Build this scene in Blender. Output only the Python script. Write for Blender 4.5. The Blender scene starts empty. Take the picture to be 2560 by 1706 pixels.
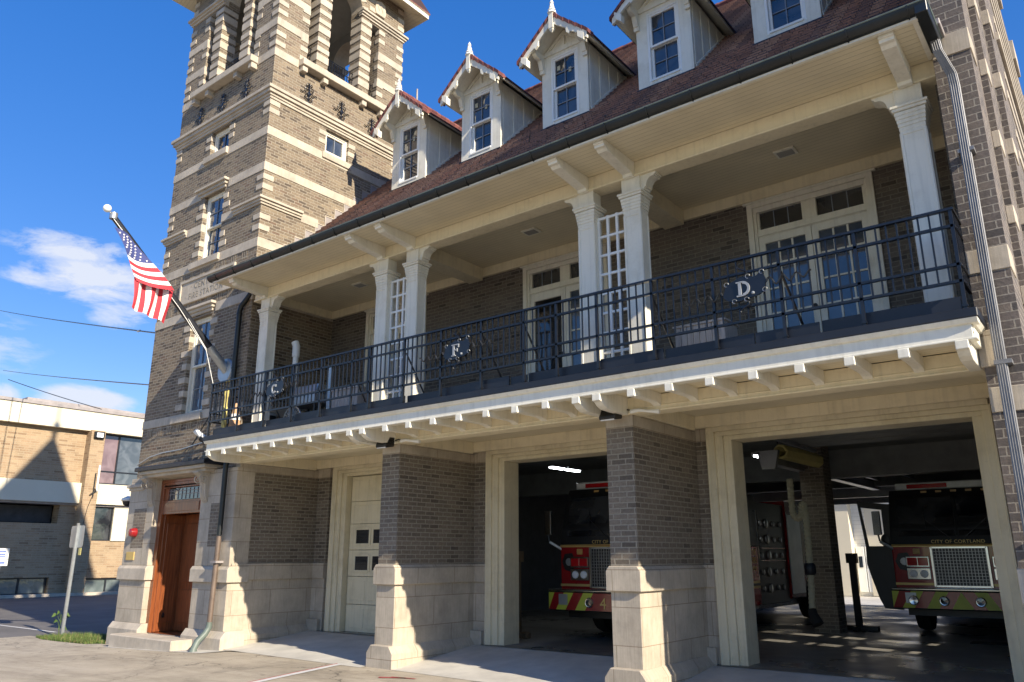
import bpy, math, random
from mathutils import Vector, Matrix
random.seed(11)
SC = bpy.context.scene
COL = SC.collection
PI = math.pi

# ------------------------------------------------------------------ materials
def newmat(name):
    m = bpy.data.materials.new(name); m.use_nodes = True
    nt = m.node_tree; nt.nodes.clear()
    out = nt.nodes.new('ShaderNodeOutputMaterial'); p = nt.nodes.new('ShaderNodeBsdfPrincipled')
    nt.links.new(p.outputs[0], out.inputs[0])
    return m, nt, p
def N(nt, typ, **kw):
    n = nt.nodes.new(typ)
    for k, v in kw.items():
        if k in n.inputs.keys(): n.inputs[k].default_value = v
        else: setattr(n, k, v)
    return n
def ramp(nt, stops, interp='LINEAR'):
    r = nt.nodes.new('ShaderNodeValToRGB'); cr = r.color_ramp; cr.interpolation = interp
    while len(cr.elements) < len(stops): cr.elements.new(0.5)
    for e, (pos, c) in zip(cr.elements, stops):
        e.position = pos; e.color = (c[0], c[1], c[2], 1) if hasattr(c, '__len__') else (c, c, c, 1)
    return r
def mixc(nt, typ, fac, a, b):
    m = nt.nodes.new('ShaderNodeMix'); m.data_type = 'RGBA'; m.blend_type = typ
    for sock, v in ((m.inputs[0], fac), (m.inputs[6], a), (m.inputs[7], b)):
        if hasattr(v, 'is_linked'): nt.links.new(v, sock)
        elif hasattr(v, '__len__'): sock.default_value = (v[0], v[1], v[2], 1)
        else: sock.default_value = v
    return m.outputs[2]
def wpos(nt): return nt.nodes.new('ShaderNodeNewGeometry').outputs['Position']
def plain(name, col, rough=0.6, metal=0.0, var=0.12, scale=3.0, bump=0.0, bscale=60.0, spec=0.5, coat=0.0):
    m, nt, p = newmat(name)
    nz = N(nt, 'ShaderNodeTexNoise', Scale=scale, Detail=6.0, Roughness=0.65)
    tc = nt.nodes.new('ShaderNodeTexCoord'); nt.links.new(tc.outputs['Object'], nz.inputs['Vector'])
    lo = [c * (1 - var) for c in col]; hi = [min(1, c * (1 + var)) for c in col]
    r = ramp(nt, [(0.3, lo), (0.7, hi)]); nt.links.new(nz.outputs['Fac'], r.inputs[0])
    nt.links.new(r.outputs[0], p.inputs['Base Color'])
    p.inputs['Roughness'].default_value = rough; p.inputs['Metallic'].default_value = metal
    p.inputs['Specular IOR Level'].default_value = spec; p.inputs['Coat Weight'].default_value = coat
    if bump:
        n2 = N(nt, 'ShaderNodeTexNoise', Scale=bscale, Detail=3.0)
        nt.links.new(tc.outputs['Object'], n2.inputs['Vector'])
        b = N(nt, 'ShaderNodeBump', Strength=bump, Distance=0.01); nt.links.new(n2.outputs['Fac'], b.inputs['Height'])
        nt.links.new(b.outputs[0], p.inputs['Normal'])
    return m
def painted(name, col, rough=.45, dirt=.16):
    m, nt, p = newmat(name); pos = wpos(nt)
    n1 = N(nt, 'ShaderNodeTexNoise', Scale=2.3, Detail=10.0, Roughness=.7); nt.links.new(pos, n1.inputs['Vector']); r1 = ramp(nt, [(.32, [c * (1 - dirt) * k for c, k in zip(col, (1, .985, .95))]), (.52, col), (.75, [min(1, c * 1.03) for c in col])]); nt.links.new(n1.outputs['Fac'], r1.inputs[0])
    mp = N(nt, 'ShaderNodeMapping'); mp.inputs['Scale'].default_value = (17, 17, .9); nt.links.new(pos, mp.inputs[0]); n2 = N(nt, 'ShaderNodeTexNoise', Scale=1.0, Detail=4.0); nt.links.new(mp.outputs[0], n2.inputs['Vector']); r2 = ramp(nt, [(.3, 1 - dirt * .7), (.5, 1.0)]); nt.links.new(n2.outputs['Fac'], r2.inputs[0])
    n3 = N(nt, 'ShaderNodeTexNoise', Scale=34.0, Detail=4.0); nt.links.new(pos, n3.inputs['Vector']); r3 = ramp(nt, [(.22, .72), (.34, 1.0)]); nt.links.new(n3.outputs['Fac'], r3.inputs[0])
    c = mixc(nt, 'MULTIPLY', 1.0, r1.outputs[0], r2.outputs[0]); c = mixc(nt, 'MULTIPLY', .45, c, r3.outputs[0]); nt.links.new(c, p.inputs['Base Color'])
    rr = ramp(nt, [(.3, rough + .15), (.7, rough - .08)]); nt.links.new(n1.outputs['Fac'], rr.inputs[0]); nt.links.new(rr.outputs[0], p.inputs['Roughness'])
    b = N(nt, 'ShaderNodeBump', Strength=.18, Distance=.004); nt.links.new(n3.outputs['Fac'], b.inputs['Height']); nt.links.new(b.outputs[0], p.inputs['Normal'])
    return m
def brick(name, pal, mortar, w=0.205, h=0.068, mo=0.009, rough=0.85, bump=0.85, offs=0.5, vscale=1.3):
    m, nt, p = newmat(name)
    uv = nt.nodes.new('ShaderNodeUVMap')
    bt = N(nt, 'ShaderNodeTexBrick', Scale=1.0)
    bt.inputs['Mortar Size'].default_value = mo; bt.inputs['Mortar Smooth'].default_value = 0.25
    bt.inputs['Brick Width'].default_value = w; bt.inputs['Row Height'].default_value = h
    bt.inputs['Color1'].default_value = (0, 0, 0, 1); bt.inputs['Color2'].default_value = (1, 1, 1, 1); bt.inputs['Mortar'].default_value = (.5, .5, .5, 1)
    bt.offset = offs
    wob = N(nt, 'ShaderNodeTexNoise', Scale=9.0, Detail=2.0); nt.links.new(uv.outputs[0], wob.inputs['Vector'])
    vm = N(nt, 'ShaderNodeVectorMath', operation='MULTIPLY_ADD')
    nt.links.new(wob.outputs['Color'], vm.inputs[0]); vm.inputs[1].default_value = (.012, .009, 0); nt.links.new(uv.outputs[0], vm.inputs[2])
    nt.links.new(vm.outputs[0], bt.inputs['Vector'])
    r = ramp(nt, [(i / (len(pal) - 1), c) for i, c in enumerate(pal)]); nt.links.new(bt.outputs['Color'], r.inputs[0])
    nz = N(nt, 'ShaderNodeTexNoise', Scale=28.0, Detail=5.0, Roughness=0.7); nt.links.new(uv.outputs[0], nz.inputs['Vector'])
    r2 = ramp(nt, [(0.3, 0.72), (0.72, 1.22)]); nt.links.new(nz.outputs['Fac'], r2.inputs[0])
    c = mixc(nt, 'MULTIPLY', 1.0, r.outputs[0], r2.outputs[0])
    nl = N(nt, 'ShaderNodeTexNoise', Scale=vscale, Detail=9.0, Roughness=.65); nt.links.new(wpos(nt), nl.inputs['Vector'])
    r3 = ramp(nt, [(0.3, 0.72), (0.5, 1.0), (0.72, 1.16)]); nt.links.new(nl.outputs['Fac'], r3.inputs[0])
    c = mixc(nt, 'MULTIPLY', 1.0, c, r3.outputs[0])
    mm = mixc(nt, 'MULTIPLY', 0.8, mortar, r2.outputs[0])
    c = mixc(nt, 'MIX', bt.outputs['Fac'], c, mm)
    nt.links.new(c, p.inputs['Base Color']); p.inputs['Roughness'].default_value = rough
    ad = N(nt, 'ShaderNodeMath', operation='MULTIPLY_ADD'); nt.links.new(nz.outputs['Fac'], ad.inputs[0]); ad.inputs[1].default_value = 0.5
    iv = N(nt, 'ShaderNodeMath', operation='SUBTRACT'); iv.inputs[0].default_value = 1.0; nt.links.new(bt.outputs['Fac'], iv.inputs[1]); nt.links.new(iv.outputs[0], ad.inputs[2])
    b = N(nt, 'ShaderNodeBump', Strength=bump, Distance=0.012); nt.links.new(ad.outputs[0], b.inputs['Height']); nt.links.new(b.outputs[0], p.inputs['Normal'])
    return m
def stone(name, col, joints=None, rough=0.8, stain=0.25):
    m, nt, p = newmat(name)
    uv = nt.nodes.new('ShaderNodeUVMap'); pos = wpos(nt)
    n1 = N(nt, 'ShaderNodeTexNoise', Scale=2.2, Detail=7.0, Roughness=0.7); nt.links.new(pos, n1.inputs['Vector'])
    r = ramp(nt, [(0.3, [c * (1 - stain) for c in col]), (0.65, [min(1, c * 1.12) for c in col])]); nt.links.new(n1.outputs['Fac'], r.inputs[0])
    mp = N(nt, 'ShaderNodeMapping'); mp.inputs['Scale'].default_value = (70, 3, 1); nt.links.new(uv.outputs[0], mp.inputs[0])
    n2 = N(nt, 'ShaderNodeTexNoise', Scale=1.0, Detail=3.0); nt.links.new(mp.outputs[0], n2.inputs['Vector'])
    r2 = ramp(nt, [(0.35, 0.9), (0.65, 1.06)]); nt.links.new(n2.outputs['Fac'], r2.inputs[0])
    n3 = N(nt, 'ShaderNodeTexNoise', Scale=90.0, Detail=3.0); nt.links.new(pos, n3.inputs['Vector'])
    c = mixc(nt, 'MULTIPLY', 1.0, r.outputs[0], r2.outputs[0]); h = n3.outputs['Fac']
    if joints:
        bt = N(nt, 'ShaderNodeTexBrick', Scale=1.0)
        bt.inputs['Mortar Size'].default_value = 0.005; bt.inputs['Brick Width'].default_value = joints[0]; bt.inputs['Row Height'].default_value = joints[1]
        bt.inputs['Color1'].default_value = (.9, .9, .9, 1); bt.inputs['Color2'].default_value = (1.05, 1.05, 1.05, 1); bt.inputs['Mortar'].default_value = (.55, .5, .45, 1)
        sh = N(nt, 'ShaderNodeVectorMath', operation='ADD'); sh.inputs[1].default_value = (0.13, joints[2], 0); nt.links.new(uv.outputs[0], sh.inputs[0]); nt.links.new(sh.outputs[0], bt.inputs['Vector'])
        c = mixc(nt, 'MULTIPLY', 1.0, c, bt.outputs['Color'])
    nt.links.new(c, p.inputs['Base Color']); p.inputs['Roughness'].default_value = rough
    b = N(nt, 'ShaderNodeBump', Strength=0.25, Distance=0.006); nt.links.new(h, b.inputs['Height']); nt.links.new(b.outputs[0], p.inputs['Normal'])
    return m
def boards(name, col, row, rough=0.5, vertical=False, depth=0.6, dark=0.6):
    """painted beadboard / planks: grooves along u (or v) of the metre UVs"""
    m, nt, p = newmat(name)
    uv = nt.nodes.new('ShaderNodeUVMap'); sp = nt.nodes.new('ShaderNodeSeparateXYZ'); nt.links.new(uv.outputs[0], sp.inputs[0])
    md = N(nt, 'ShaderNodeMath', operation='PINGPONG'); md.inputs[1].default_value = row / 2
    nt.links.new(sp.outputs[0 if vertical else 1], md.inputs[0])
    r = ramp(nt, [(0.0, 0.0), (0.12, 1.0)]); dv = N(nt, 'ShaderNodeMath', operation='DIVIDE'); dv.inputs[1].default_value = row / 2
    nt.links.new(md.outputs[0], dv.inputs[0]); nt.links.new(dv.outputs[0], r.inputs[0])
    nz = N(nt, 'ShaderNodeTexNoise', Scale=1.6, Detail=5.0); nt.links.new(wpos(nt), nz.inputs['Vector'])
    rv = ramp(nt, [(0.3, [c * .9 for c in col]), (0.7, [min(1, c * 1.05) for c in col])]); nt.links.new(nz.outputs['Fac'], rv.inputs[0])
    c = mixc(nt, 'MIX', r.outputs[0], [x * dark for x in col], rv.outputs[0])
    nt.links.new(c, p.inputs['Base Color']); p.inputs['Roughness'].default_value = rough
    b = N(nt, 'ShaderNodeBump', Strength=depth, Distance=0.008); nt.links.new(r.outputs[0], b.inputs['Height']); nt.links.new(b.outputs[0], p.inputs['Normal'])
    return m
def wood(name, c1, c2, rough=0.4, horiz=False, coat=0.0):
    m, nt, p = newmat(name)
    uv = nt.nodes.new('ShaderNodeUVMap'); mp = N(nt, 'ShaderNodeMapping'); mp.inputs['Scale'].default_value = (2, 30, 1) if horiz else (30, 2, 1); nt.links.new(uv.outputs[0], mp.inputs[0])
    n = N(nt, 'ShaderNodeTexNoise', Scale=1.0, Detail=6.0, Distortion=0.6); nt.links.new(mp.outputs[0], n.inputs['Vector'])
    r = ramp(nt, [(0.3, c1), (0.7, c2)]); nt.links.new(n.outputs['Fac'], r.inputs[0]); nt.links.new(r.outputs[0], p.inputs['Base Color'])
    p.inputs['Roughness'].default_value = rough; p.inputs['Coat Weight'].default_value = coat
    b = N(nt, 'ShaderNodeBump', Strength=0.15, Distance=0.004); nt.links.new(n.outputs['Fac'], b.inputs['Height']); nt.links.new(b.outputs[0], p.inputs['Normal'])
    return m
def emis(name, col, s):
    m, nt, p = newmat(name); p.inputs['Base Color'].default_value = (*col, 1)
    p.inputs['Emission Color'].default_value = (*col, 1); p.inputs['Emission Strength'].default_value = s
    return m
def glassm(name, col=(.02, .028, .04), rough=0.03, wav=0.08):
    m, nt, p = newmat(name)
    nb = N(nt, 'ShaderNodeTexNoise', Scale=1.7, Detail=2.0, Distortion=.8); nt.links.new(wpos(nt), nb.inputs['Vector']); rb = ramp(nt, [(.4, col), (.62, [c * 1.2 + .035 for c in col])]); nt.links.new(nb.outputs['Fac'], rb.inputs[0]); nt.links.new(rb.outputs[0], p.inputs['Base Color']); p.inputs['Roughness'].default_value = rough
    p.inputs['Specular IOR Level'].default_value = 0.9; p.inputs['Coat Weight'].default_value = 0.6; p.inputs['Coat Roughness'].default_value = 0.02
    nz = N(nt, 'ShaderNodeTexNoise', Scale=3.0, Detail=1.0); nt.links.new(wpos(nt), nz.inputs['Vector'])
    b = N(nt, 'ShaderNodeBump', Strength=wav, Distance=0.02); nt.links.new(nz.outputs['Fac'], b.inputs['Height'])
    nt.links.new(b.outputs[0], p.inputs['Normal']); nt.links.new(b.outputs[0], p.inputs['Coat Normal'])
    return m

M = {}
M['brick'] = brick('wall_brick', [(.095, .072, .052), (.175, .134, .092), (.23, .178, .12), (.20, .155, .104), (.265, .208, .138), (.165, .11, .075)], (.33, .285, .22))
M['brick_shade'] = brick('porch_brick_shaded', [(.06, .052, .044), (.155, .13, .104), (.14, .117, .094), (.18, .152, .12), (.11, .092, .075)], (.22, .195, .16))  # darker copy of the wall brick, porch shade put into the colour
M['brick_pier'] = brick('pier_brick', [(.11, .088, .066), (.20, .163, .12), (.18, .145, .108), (.225, .185, .138), (.16, .128, .097)], (.30, .265, .205))
M['brick_end'] = brick('end_brick', [(.075, .066, .062), (.14, .115, .10), (.12, .10, .088), (.165, .135, .112)], (.30, .265, .22), h=.085, w=.24, mo=.007, bump=.7)
M['brick_office'] = brick('office_brick', [(.25, .165, .095), (.37, .265, .16), (.385, .28, .17), (.34, .23, .135), (.38, .275, .17)], (.38, .30, .20), w=.42, h=.11, mo=.012, bump=.2)
M['stone'] = stone('limestone', (.50, .435, .345))
M['stone_j'] = stone('limestone_ashlar', (.47, .405, .315), joints=(.85, .44, 0.0))
M['paint'] = painted('cream_paint', (.79, .755, .64), .42, .15)
M['paint_d'] = painted('cream_door_paint', (.72, .64, .45), .45, .15)
M['paint_y'] = painted('cream_paint_bounce', (.80, .71, .50), .45, .15)  # cream paint, with warm ground bounce added to its colour
M['bead'] = boards('beadboard', (.76, .675, .48), .085)  # cream boards, warmed in colour for the same ground bounce
M['board_batten'] = boards('vertical_boards', (.72, .68, .57), .30, vertical=True, depth=.3, dark=.85)
M['white'] = plain('white_paint', (.80, .80, .76), rough=.4, var=.04)
M['iron'] = plain('black_iron', (.008, .009, .012), rough=.32, var=.3, scale=8, spec=.6)
M['slate_metal'] = plain('black_sheet_metal', (.013, .015, .021), rough=.42, var=.35, scale=2)
M['gutter'] = plain('dark_gutter', (.010, .013, .014), rough=.38, var=.5, scale=2.5)
M['copper'] = plain('verdigris_edge', (.12, .15, .13), rough=.5, var=.3, scale=4)
M['lead'] = plain('flashing_metal', (.30, .27, .26), rough=.55, var=.2)
M['galv'] = plain('galvanised_steel', (.42, .44, .45), rough=.4, metal=.7, var=.15)
M['downspout'] = plain('grey_downspout', (.20, .20, .205), rough=.5, metal=.35, var=.25, scale=4)
M['brownpipe'] = plain('copper_brown_pipe', (.155, .115, .09), rough=.5, metal=.3, var=.3)
M['tile'] = brick('clay_roof_tile', [(.036, .02, .018), (.058, .026, .022), (.046, .023, .02), (.034, .02, .019), (.082, .034, .024)], (.05, .02, .018), w=.2, h=5.0, mo=.006, bump=.3)
M['tile_lip_lit'] = brick('sunlit_tile_edge', [(.22, .11, .08), (.30, .15, .10), (.16, .09, .075), (.34, .19, .13)], (.06, .03, .025), w=.2, h=5.0, mo=.006, bump=.2)  # much paler than the tiles: sunlight on the butt edges put into the colour
M['tile_red'] = brick('red_verge_tile', [(.17, .05, .045), (.24, .085, .065), (.13, .042, .042), (.27, .11, .08)], (.08, .03, .025), w=.16, h=5.0, mo=.008, bump=.3)
M['glass'] = glassm('window_glass')
M['glass_dark'] = glassm('dark_glass', (.006, .008, .012), rough=.05)
M['glass_blue'] = glassm('reflective_glass', (.05, .07, .10), rough=.02)
M['brick_soldier'] = brick('soldier_brick', [(.10, .073, .05), (.18, .134, .085), (.245, .185, .112), (.21, .158, .10), (.285, .215, .13), (.165, .108, .07)], (.40, .35, .27), w=.068, h=.2, mo=.011, offs=0.0)
M['muntin'] = plain('grey_muntin', (.22, .25, .30), rough=.5, var=.05)
M['mahog'] = wood('mahogany', (.14, .037, .012), (.29, .085, .026), rough=.35, coat=.3)
M['wood_old'] = wood('weathered_wood', (.42, .36, .31), (.62, .55, .48), rough=.8)
M['wood_dark'] = wood('old_timber', (.14, .10, .06), (.25, .18, .11), rough=.8)
M['black'] = plain('black_plastic', (.012, .012, .013), rough=.4, var=.2)
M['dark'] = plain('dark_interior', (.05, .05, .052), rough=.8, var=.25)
M['ceil_int'] = plain('garage_ceiling', (.26, .27, .255), rough=.7, var=.2)
M['plaster'] = plain('grey_plaster', (.33, .32, .29), rough=.85, var=.15, scale=1.5)
M['red'] = plain('fire_red', (.27, .01, .013), rough=.25, var=.06, coat=.6)
M['redflag'] = plain('flag_red', (.50, .035, .05), rough=.8, var=.08)
M['whiteflag'] = plain('flag_white', (.80, .77, .74), rough=.8, var=.05)
M['blueflag'] = plain('flag_blue', (.045, .06, .19), rough=.8, var=.1)
M['letter_grey'] = plain('letter_grey', (.30, .32, .34), rough=.5)
M['darkchrome'] = plain('dull_steel', (.30, .30, .29), rough=.35, metal=.8, var=.2)
M['chrome'] = plain('chrome', (.62, .62, .62), rough=.2, metal=1.0, var=.1)
M['lime'] = plain('lime_yellow', (.46, .50, .05), rough=.4, var=.05)
M['gold'] = plain('gold_leaf', (.62, .45, .16), rough=.35, metal=.3, var=.08)
M['rubber'] = plain('tyre_rubber', (.014, .014, .014), rough=.8, var=.2)
M['hose'] = plain('yellow_hose', (.52, .45, .16), rough=.6, var=.12)
M['hose_pale'] = plain('pale_hose', (.46, .43, .30), rough=.6, var=.12)
M['orange'] = plain('cone_orange', (.50, .30, .16), rough=.6, var=.1)
M['tube_light'] = emis('fluorescent_tube', (.9, .97, 1.0), 6.0)
M['amber'] = plain('amber_lens', (.50, .30, .10), rough=.3)
M['redlens'] = plain('red_lens', (.45, .01, .015), rough=.12, coat=1.0)
M['lamp_white'] = plain('lamp_lens', (.75, .77, .78), rough=.2)
M['blue_sign'] = plain('sign_blue', (.10, .16, .42), rough=.5)
M['office_white'] = plain('office_panel', (.66, .60, .46), rough=.7, var=.06, scale=.5)
M['office_curtain'] = plain('pinkish_blind', (.36, .25, .24), rough=.7, var=.1)
M['asphalt'] = plain('asphalt', (.12, .112, .105), rough=.9, var=.25, scale=.8, bump=.4, bscale=40)
M['engrave'] = plain('engraved_shadow', (.27, .235, .185), rough=.9)
# ------------------------------------------------------------------ mesh builder
class MB:
    def __init__(s): s.v = []; s.f = []; s.m = []; s.n = 0
    def poly(s, pts, mat, n=None):
        pts = [Vector(p) for p in pts]
        if n is not None:
            nn = Vector((0, 0, 0))
            for i in range(len(pts)): nn += pts[i].cross(pts[(i + 1) % len(pts)])
            if nn.dot(Vector(n)) < 0: pts.reverse()
        i0 = len(s.v); s.v += pts; s.f.append(list(range(i0, i0 + len(pts)))); s.m.append(mat); return s
    def box(s, x0, x1, y0, y1, z0, z1, mat, skip=''):
        x0, x1 = min(x0, x1), max(x0, x1); y0, y1 = min(y0, y1), max(y0, y1); z0, z1 = min(z0, z1), max(z0, z1)
        P = [(x0, y0, z0), (x1, y0, z0), (x1, y1, z0), (x0, y1, z0), (x0, y0, z1), (x1, y0, z1), (x1, y1, z1), (x0, y1, z1)]
        i0 = len(s.v); s.v += [Vector(p) for p in P]
        for k, q in (('b', (0, 3, 2, 1)), ('t', (4, 5, 6, 7)), ('f', (0, 1, 5, 4)), ('r', (1, 2, 6, 5)), ('k', (2, 3, 7, 6)), ('l', (3, 0, 4, 7))):
            if k not in skip: s.f.append([i0 + i for i in q]); s.m.append(mat)
        return s
    def hexa(s, P, mat):
        i0 = len(s.v); s.v += [Vector(p) for p in P]
        for q in ((0, 3, 2, 1), (4, 5, 6, 7), (0, 1, 5, 4), (1, 2, 6, 5), (2, 3, 7, 6), (3, 0, 4, 7)): s.f.append([i0 + i for i in q]); s.m.append(mat)
        return s
    def prism(s, poly, axis, a0, a1, mat):
        if a0 > a1: a0, a1 = a1, a0
        def P(p, a): return {'X': (a, p[0], p[1]), 'Y': (p[0], a, p[1]), 'Z': (p[0], p[1], a)}[axis]
        area = sum(poly[i][0] * poly[(i + 1) % len(poly)][1] - poly[(i + 1) % len(poly)][0] * poly[i][1] for i in range(len(poly)))
        if (area < 0) != (axis == 'Y'): poly = poly[::-1]
        n = len(poly); i0 = len(s.v)
        s.v += [Vector(P(p, a0)) for p in poly] + [Vector(P(p, a1)) for p in poly]
        s.f.append([i0 + i for i in reversed(range(n))]); s.m.append(mat)
        s.f.append([i0 + n + i for i in range(n)]); s.m.append(mat)
        for i in range(n):
            j = (i + 1) % n; s.f.append([i0 + i, i0 + j, i0 + n + j, i0 + n + i]); s.m.append(mat)
        return s
    def tube(s, pts, r, mat, n=8, caps=True, flat=None):
        pts = [Vector(p) for p in pts]; rs = r if hasattr(r, '__len__') else [r] * len(pts)
        up = None; rings = []
        for i, p in enumerate(pts):
            t = ((pts[i + 1] - p) if i < len(pts) - 1 else (p - pts[i - 1])).normalized() if i in (0, len(pts) - 1) else ((pts[i + 1] - p).normalized() + (p - pts[i - 1]).normalized()).normalized()
            if up is None:
                up = Vector((0, 0, 1)) if abs(t.z) < 0.9 else Vector((1, 0, 0))
            a = (up - t * up.dot(t)).normalized(); b = t.cross(a); up = a
            i0 = len(s.v); off = PI / n if n == 4 else 0
            s.v += [p + (a * math.cos(2 * PI * k / n + off) + b * math.sin(2 * PI * k / n + off)) * rs[i] for k in range(n)]
            rings.append(i0)
        for A, B in zip(rings, rings[1:]):
            for k in range(n):
                j = (k + 1) % n; s.f.append([A + k, A + j, B + j, B + k]); s.m.append(mat)
        if caps:
            s.f.append([rings[0] + k for k in reversed(range(n))]); s.m.append(mat)
            s.f.append([rings[-1] + k for k in range(n)]); s.m.append(mat)
        return s
    def lathe(s, prof, c, mat, n=16, axis='Z'):
        i0 = len(s.v); c = Vector(c)
        for r, h in prof:
            for k in range(n):
                a = 2 * PI * k / n + (PI / 4 if n == 4 else 0)
                d = {'Z': (r * math.cos(a), r * math.sin(a), h), 'Y': (r * math.sin(a), h, r * math.cos(a)), 'X': (h, r * math.cos(a), r * math.sin(a))}[axis]
                s.v.append(c + Vector(d))
        for i in range(len(prof) - 1):
            for k in range(n):
                j = (k + 1) % n; A = i0 + i * n; B = A + n
                s.f.append([A + k, A + j, B + j, B + k]); s.m.append(mat)
        s.f.append([i0 + k for k in reversed(range(n))]); s.m.append(mat)
        s.f.append([i0 + (len(prof) - 1) * n + k for k in range(n)]); s.m.append(mat)
        return s
    def wall(s, axis, c, out, u0, u1, v0, v1, holes, depth, mat, rmat=None):
        us = sorted({u0, u1, *[h[0] for h in holes], *[h[1] for h in holes]}); vs = sorted({v0, v1, *[h[2] for h in holes], *[h[3] for h in holes]})
        us = [u for u in us if u0 <= u <= u1]; vs = [v for v in vs if v0 <= v <= v1]
        P = (lambda u, v, d: (u, c + d, v)) if axis == 'Y' else (lambda u, v, d: (c + d, u, v))
        nrm = (0, out, 0) if axis == 'Y' else (out, 0, 0)
        for a, b in zip(us, us[1:]):
            for e, g in zip(vs, vs[1:]):
                mu, mv = (a + b) / 2, (e + g) / 2
                if any(h[0] < mu < h[1] and h[2] < mv < h[3] for h in holes): continue
                s.poly([P(a, e, 0), P(b, e, 0), P(b, g, 0), P(a, g, 0)], mat, nrm)
        d = -out * depth; rm = rmat or mat
        for h in holes:
            a, b, e, g = h[:4]; dz = (0, 0, 1)
            un = (1, 0, 0) if axis == 'Y' else (0, 1, 0)
            s.poly([P(a, e, 0), P(a, e, d), P(a, g, d), P(a, g, 0)], rm, un)
            s.poly([P(b, e, 0), P(b, e, d), P(b, g, d), P(b, g, 0)], rm, tuple(-x for x in un))
            s.poly([P(a, g, 0), P(b, g, 0), P(b, g, d), P(a, g, d)], rm, (0, 0, -1))
            s.poly([P(a, e, 0), P(b, e, 0), P(b, e, d), P(a, e, d)], rm, (0, 0, 1))
        return s
    def mesh(s, name, smooth=False):
        me = bpy.data.meshes.new(name); me.from_pydata([tuple(v) for v in s.v], [], s.f)
        mats = []
        for mt in s.m:
            if mt not in mats: mats.append(mt)
        for mt in mats: me.materials.append(M[mt])
        me.polygons.foreach_set('material_index', [mats.index(mt) for mt in s.m])
        uv = me.uv_layers.new(name='UVMap'); dat = [0.0] * (2 * len(me.loops))
        for p in me.polygons:
            n = p.normal
            for li in p.loop_indices:
                co = me.vertices[me.loops[li].vertex_index].co
                if abs(n.z) > 0.75: u, w = co.x, co.y
                elif abs(n.x) > abs(n.y): u, w = co.y, co.z
                else: u, w = co.x, co.z
                dat[2 * li] = u + 50; dat[2 * li + 1] = w + 50.034
        uv.data.foreach_set('uv', dat)
        if smooth:
            me.shade_smooth()
            try: me.set_sharp_from_angle(angle=math.radians(40))
            except Exception: pass
        me.update(); return me
    def split(s, name, parent=None, loc=(0, 0, 0), smooth=False, bev=0.0, rot=None):
        """one object per connected piece"""
        par = list(range(len(s.v)))
        def f(i):
            while par[i] != i: par[i] = par[par[i]]; i = par[i]
            return i
        for q in s.f:
            for k in q[1:]: par[f(k)] = f(q[0])
        g = {}
        for q, m in zip(s.f, s.m): g.setdefault(f(q[0]), []).append((q, m))
        out = []
        for fs in g.values():
            b = MB(); mp = {}
            for q, m in fs:
                for i in q:
                    if i not in mp: mp[i] = len(b.v); b.v.append(s.v[i])
                b.f.append([mp[i] for i in q]); b.m.append(m)
            out.append(b.build(name, parent, loc, smooth, bev, rot))
        return out
    def build(s, name, parent=None, loc=(0, 0, 0), smooth=False, bev=0.0, rot=None):
        return place(s.mesh(name, smooth), name, parent, loc, bev, rot)

def place(me, name, parent=None, loc=(0, 0, 0), bev=0.0, rot=None):
    o = bpy.data.objects.new(name, me); COL.objects.link(o); o.location = loc
    if rot: o.rotation_euler = rot
    if parent: o.parent = parent
    if bev:
        b = o.modifiers.new('bevel', 'BEVEL'); b.width = bev; b.segments = 1; b.limit_method = 'ANGLE'; b.angle_limit = math.radians(40)
    return o
def thing(name, label, cat, loc=(0, 0, 0), group=None, rot=None):
    o = bpy.data.objects.new(name, None); COL.objects.link(o); o.location = loc; o.empty_display_size = .2
    if rot: o.rotation_euler = rot
    o['label'] = label; o['category'] = cat
    if group: o['group'] = group
    return o
def tag(o, label, cat, group=None):
    o['label'] = label; o['category'] = cat
    if group: o['group'] = group
    return o
def struct(o, kind='structure'): o['kind'] = kind; return o
def text_mesh(body, size, mat, ext=0.004, name='lettering', align='CENTER', spacing=1.0):
    cu = bpy.data.curves.new(name, 'FONT'); cu.body = body; cu.size = size; cu.extrude = ext; cu.align_x = align; cu.space_character = spacing
    ob = bpy.data.objects.new(name + '_tmp', cu); COL.objects.link(ob)
    dg = bpy.context.evaluated_depsgraph_get(); me = bpy.data.meshes.new_from_object(ob.evaluated_get(dg)); me.name = name
    bpy.data.objects.remove(ob); bpy.data.curves.remove(cu)
    me.materials.clear(); me.materials.append(M[mat]); return me
FRONT = (PI / 2, 0, 0)            # text facing -Y
RIGHT = (PI / 2, 0, PI / 2)       # text facing +X

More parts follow.
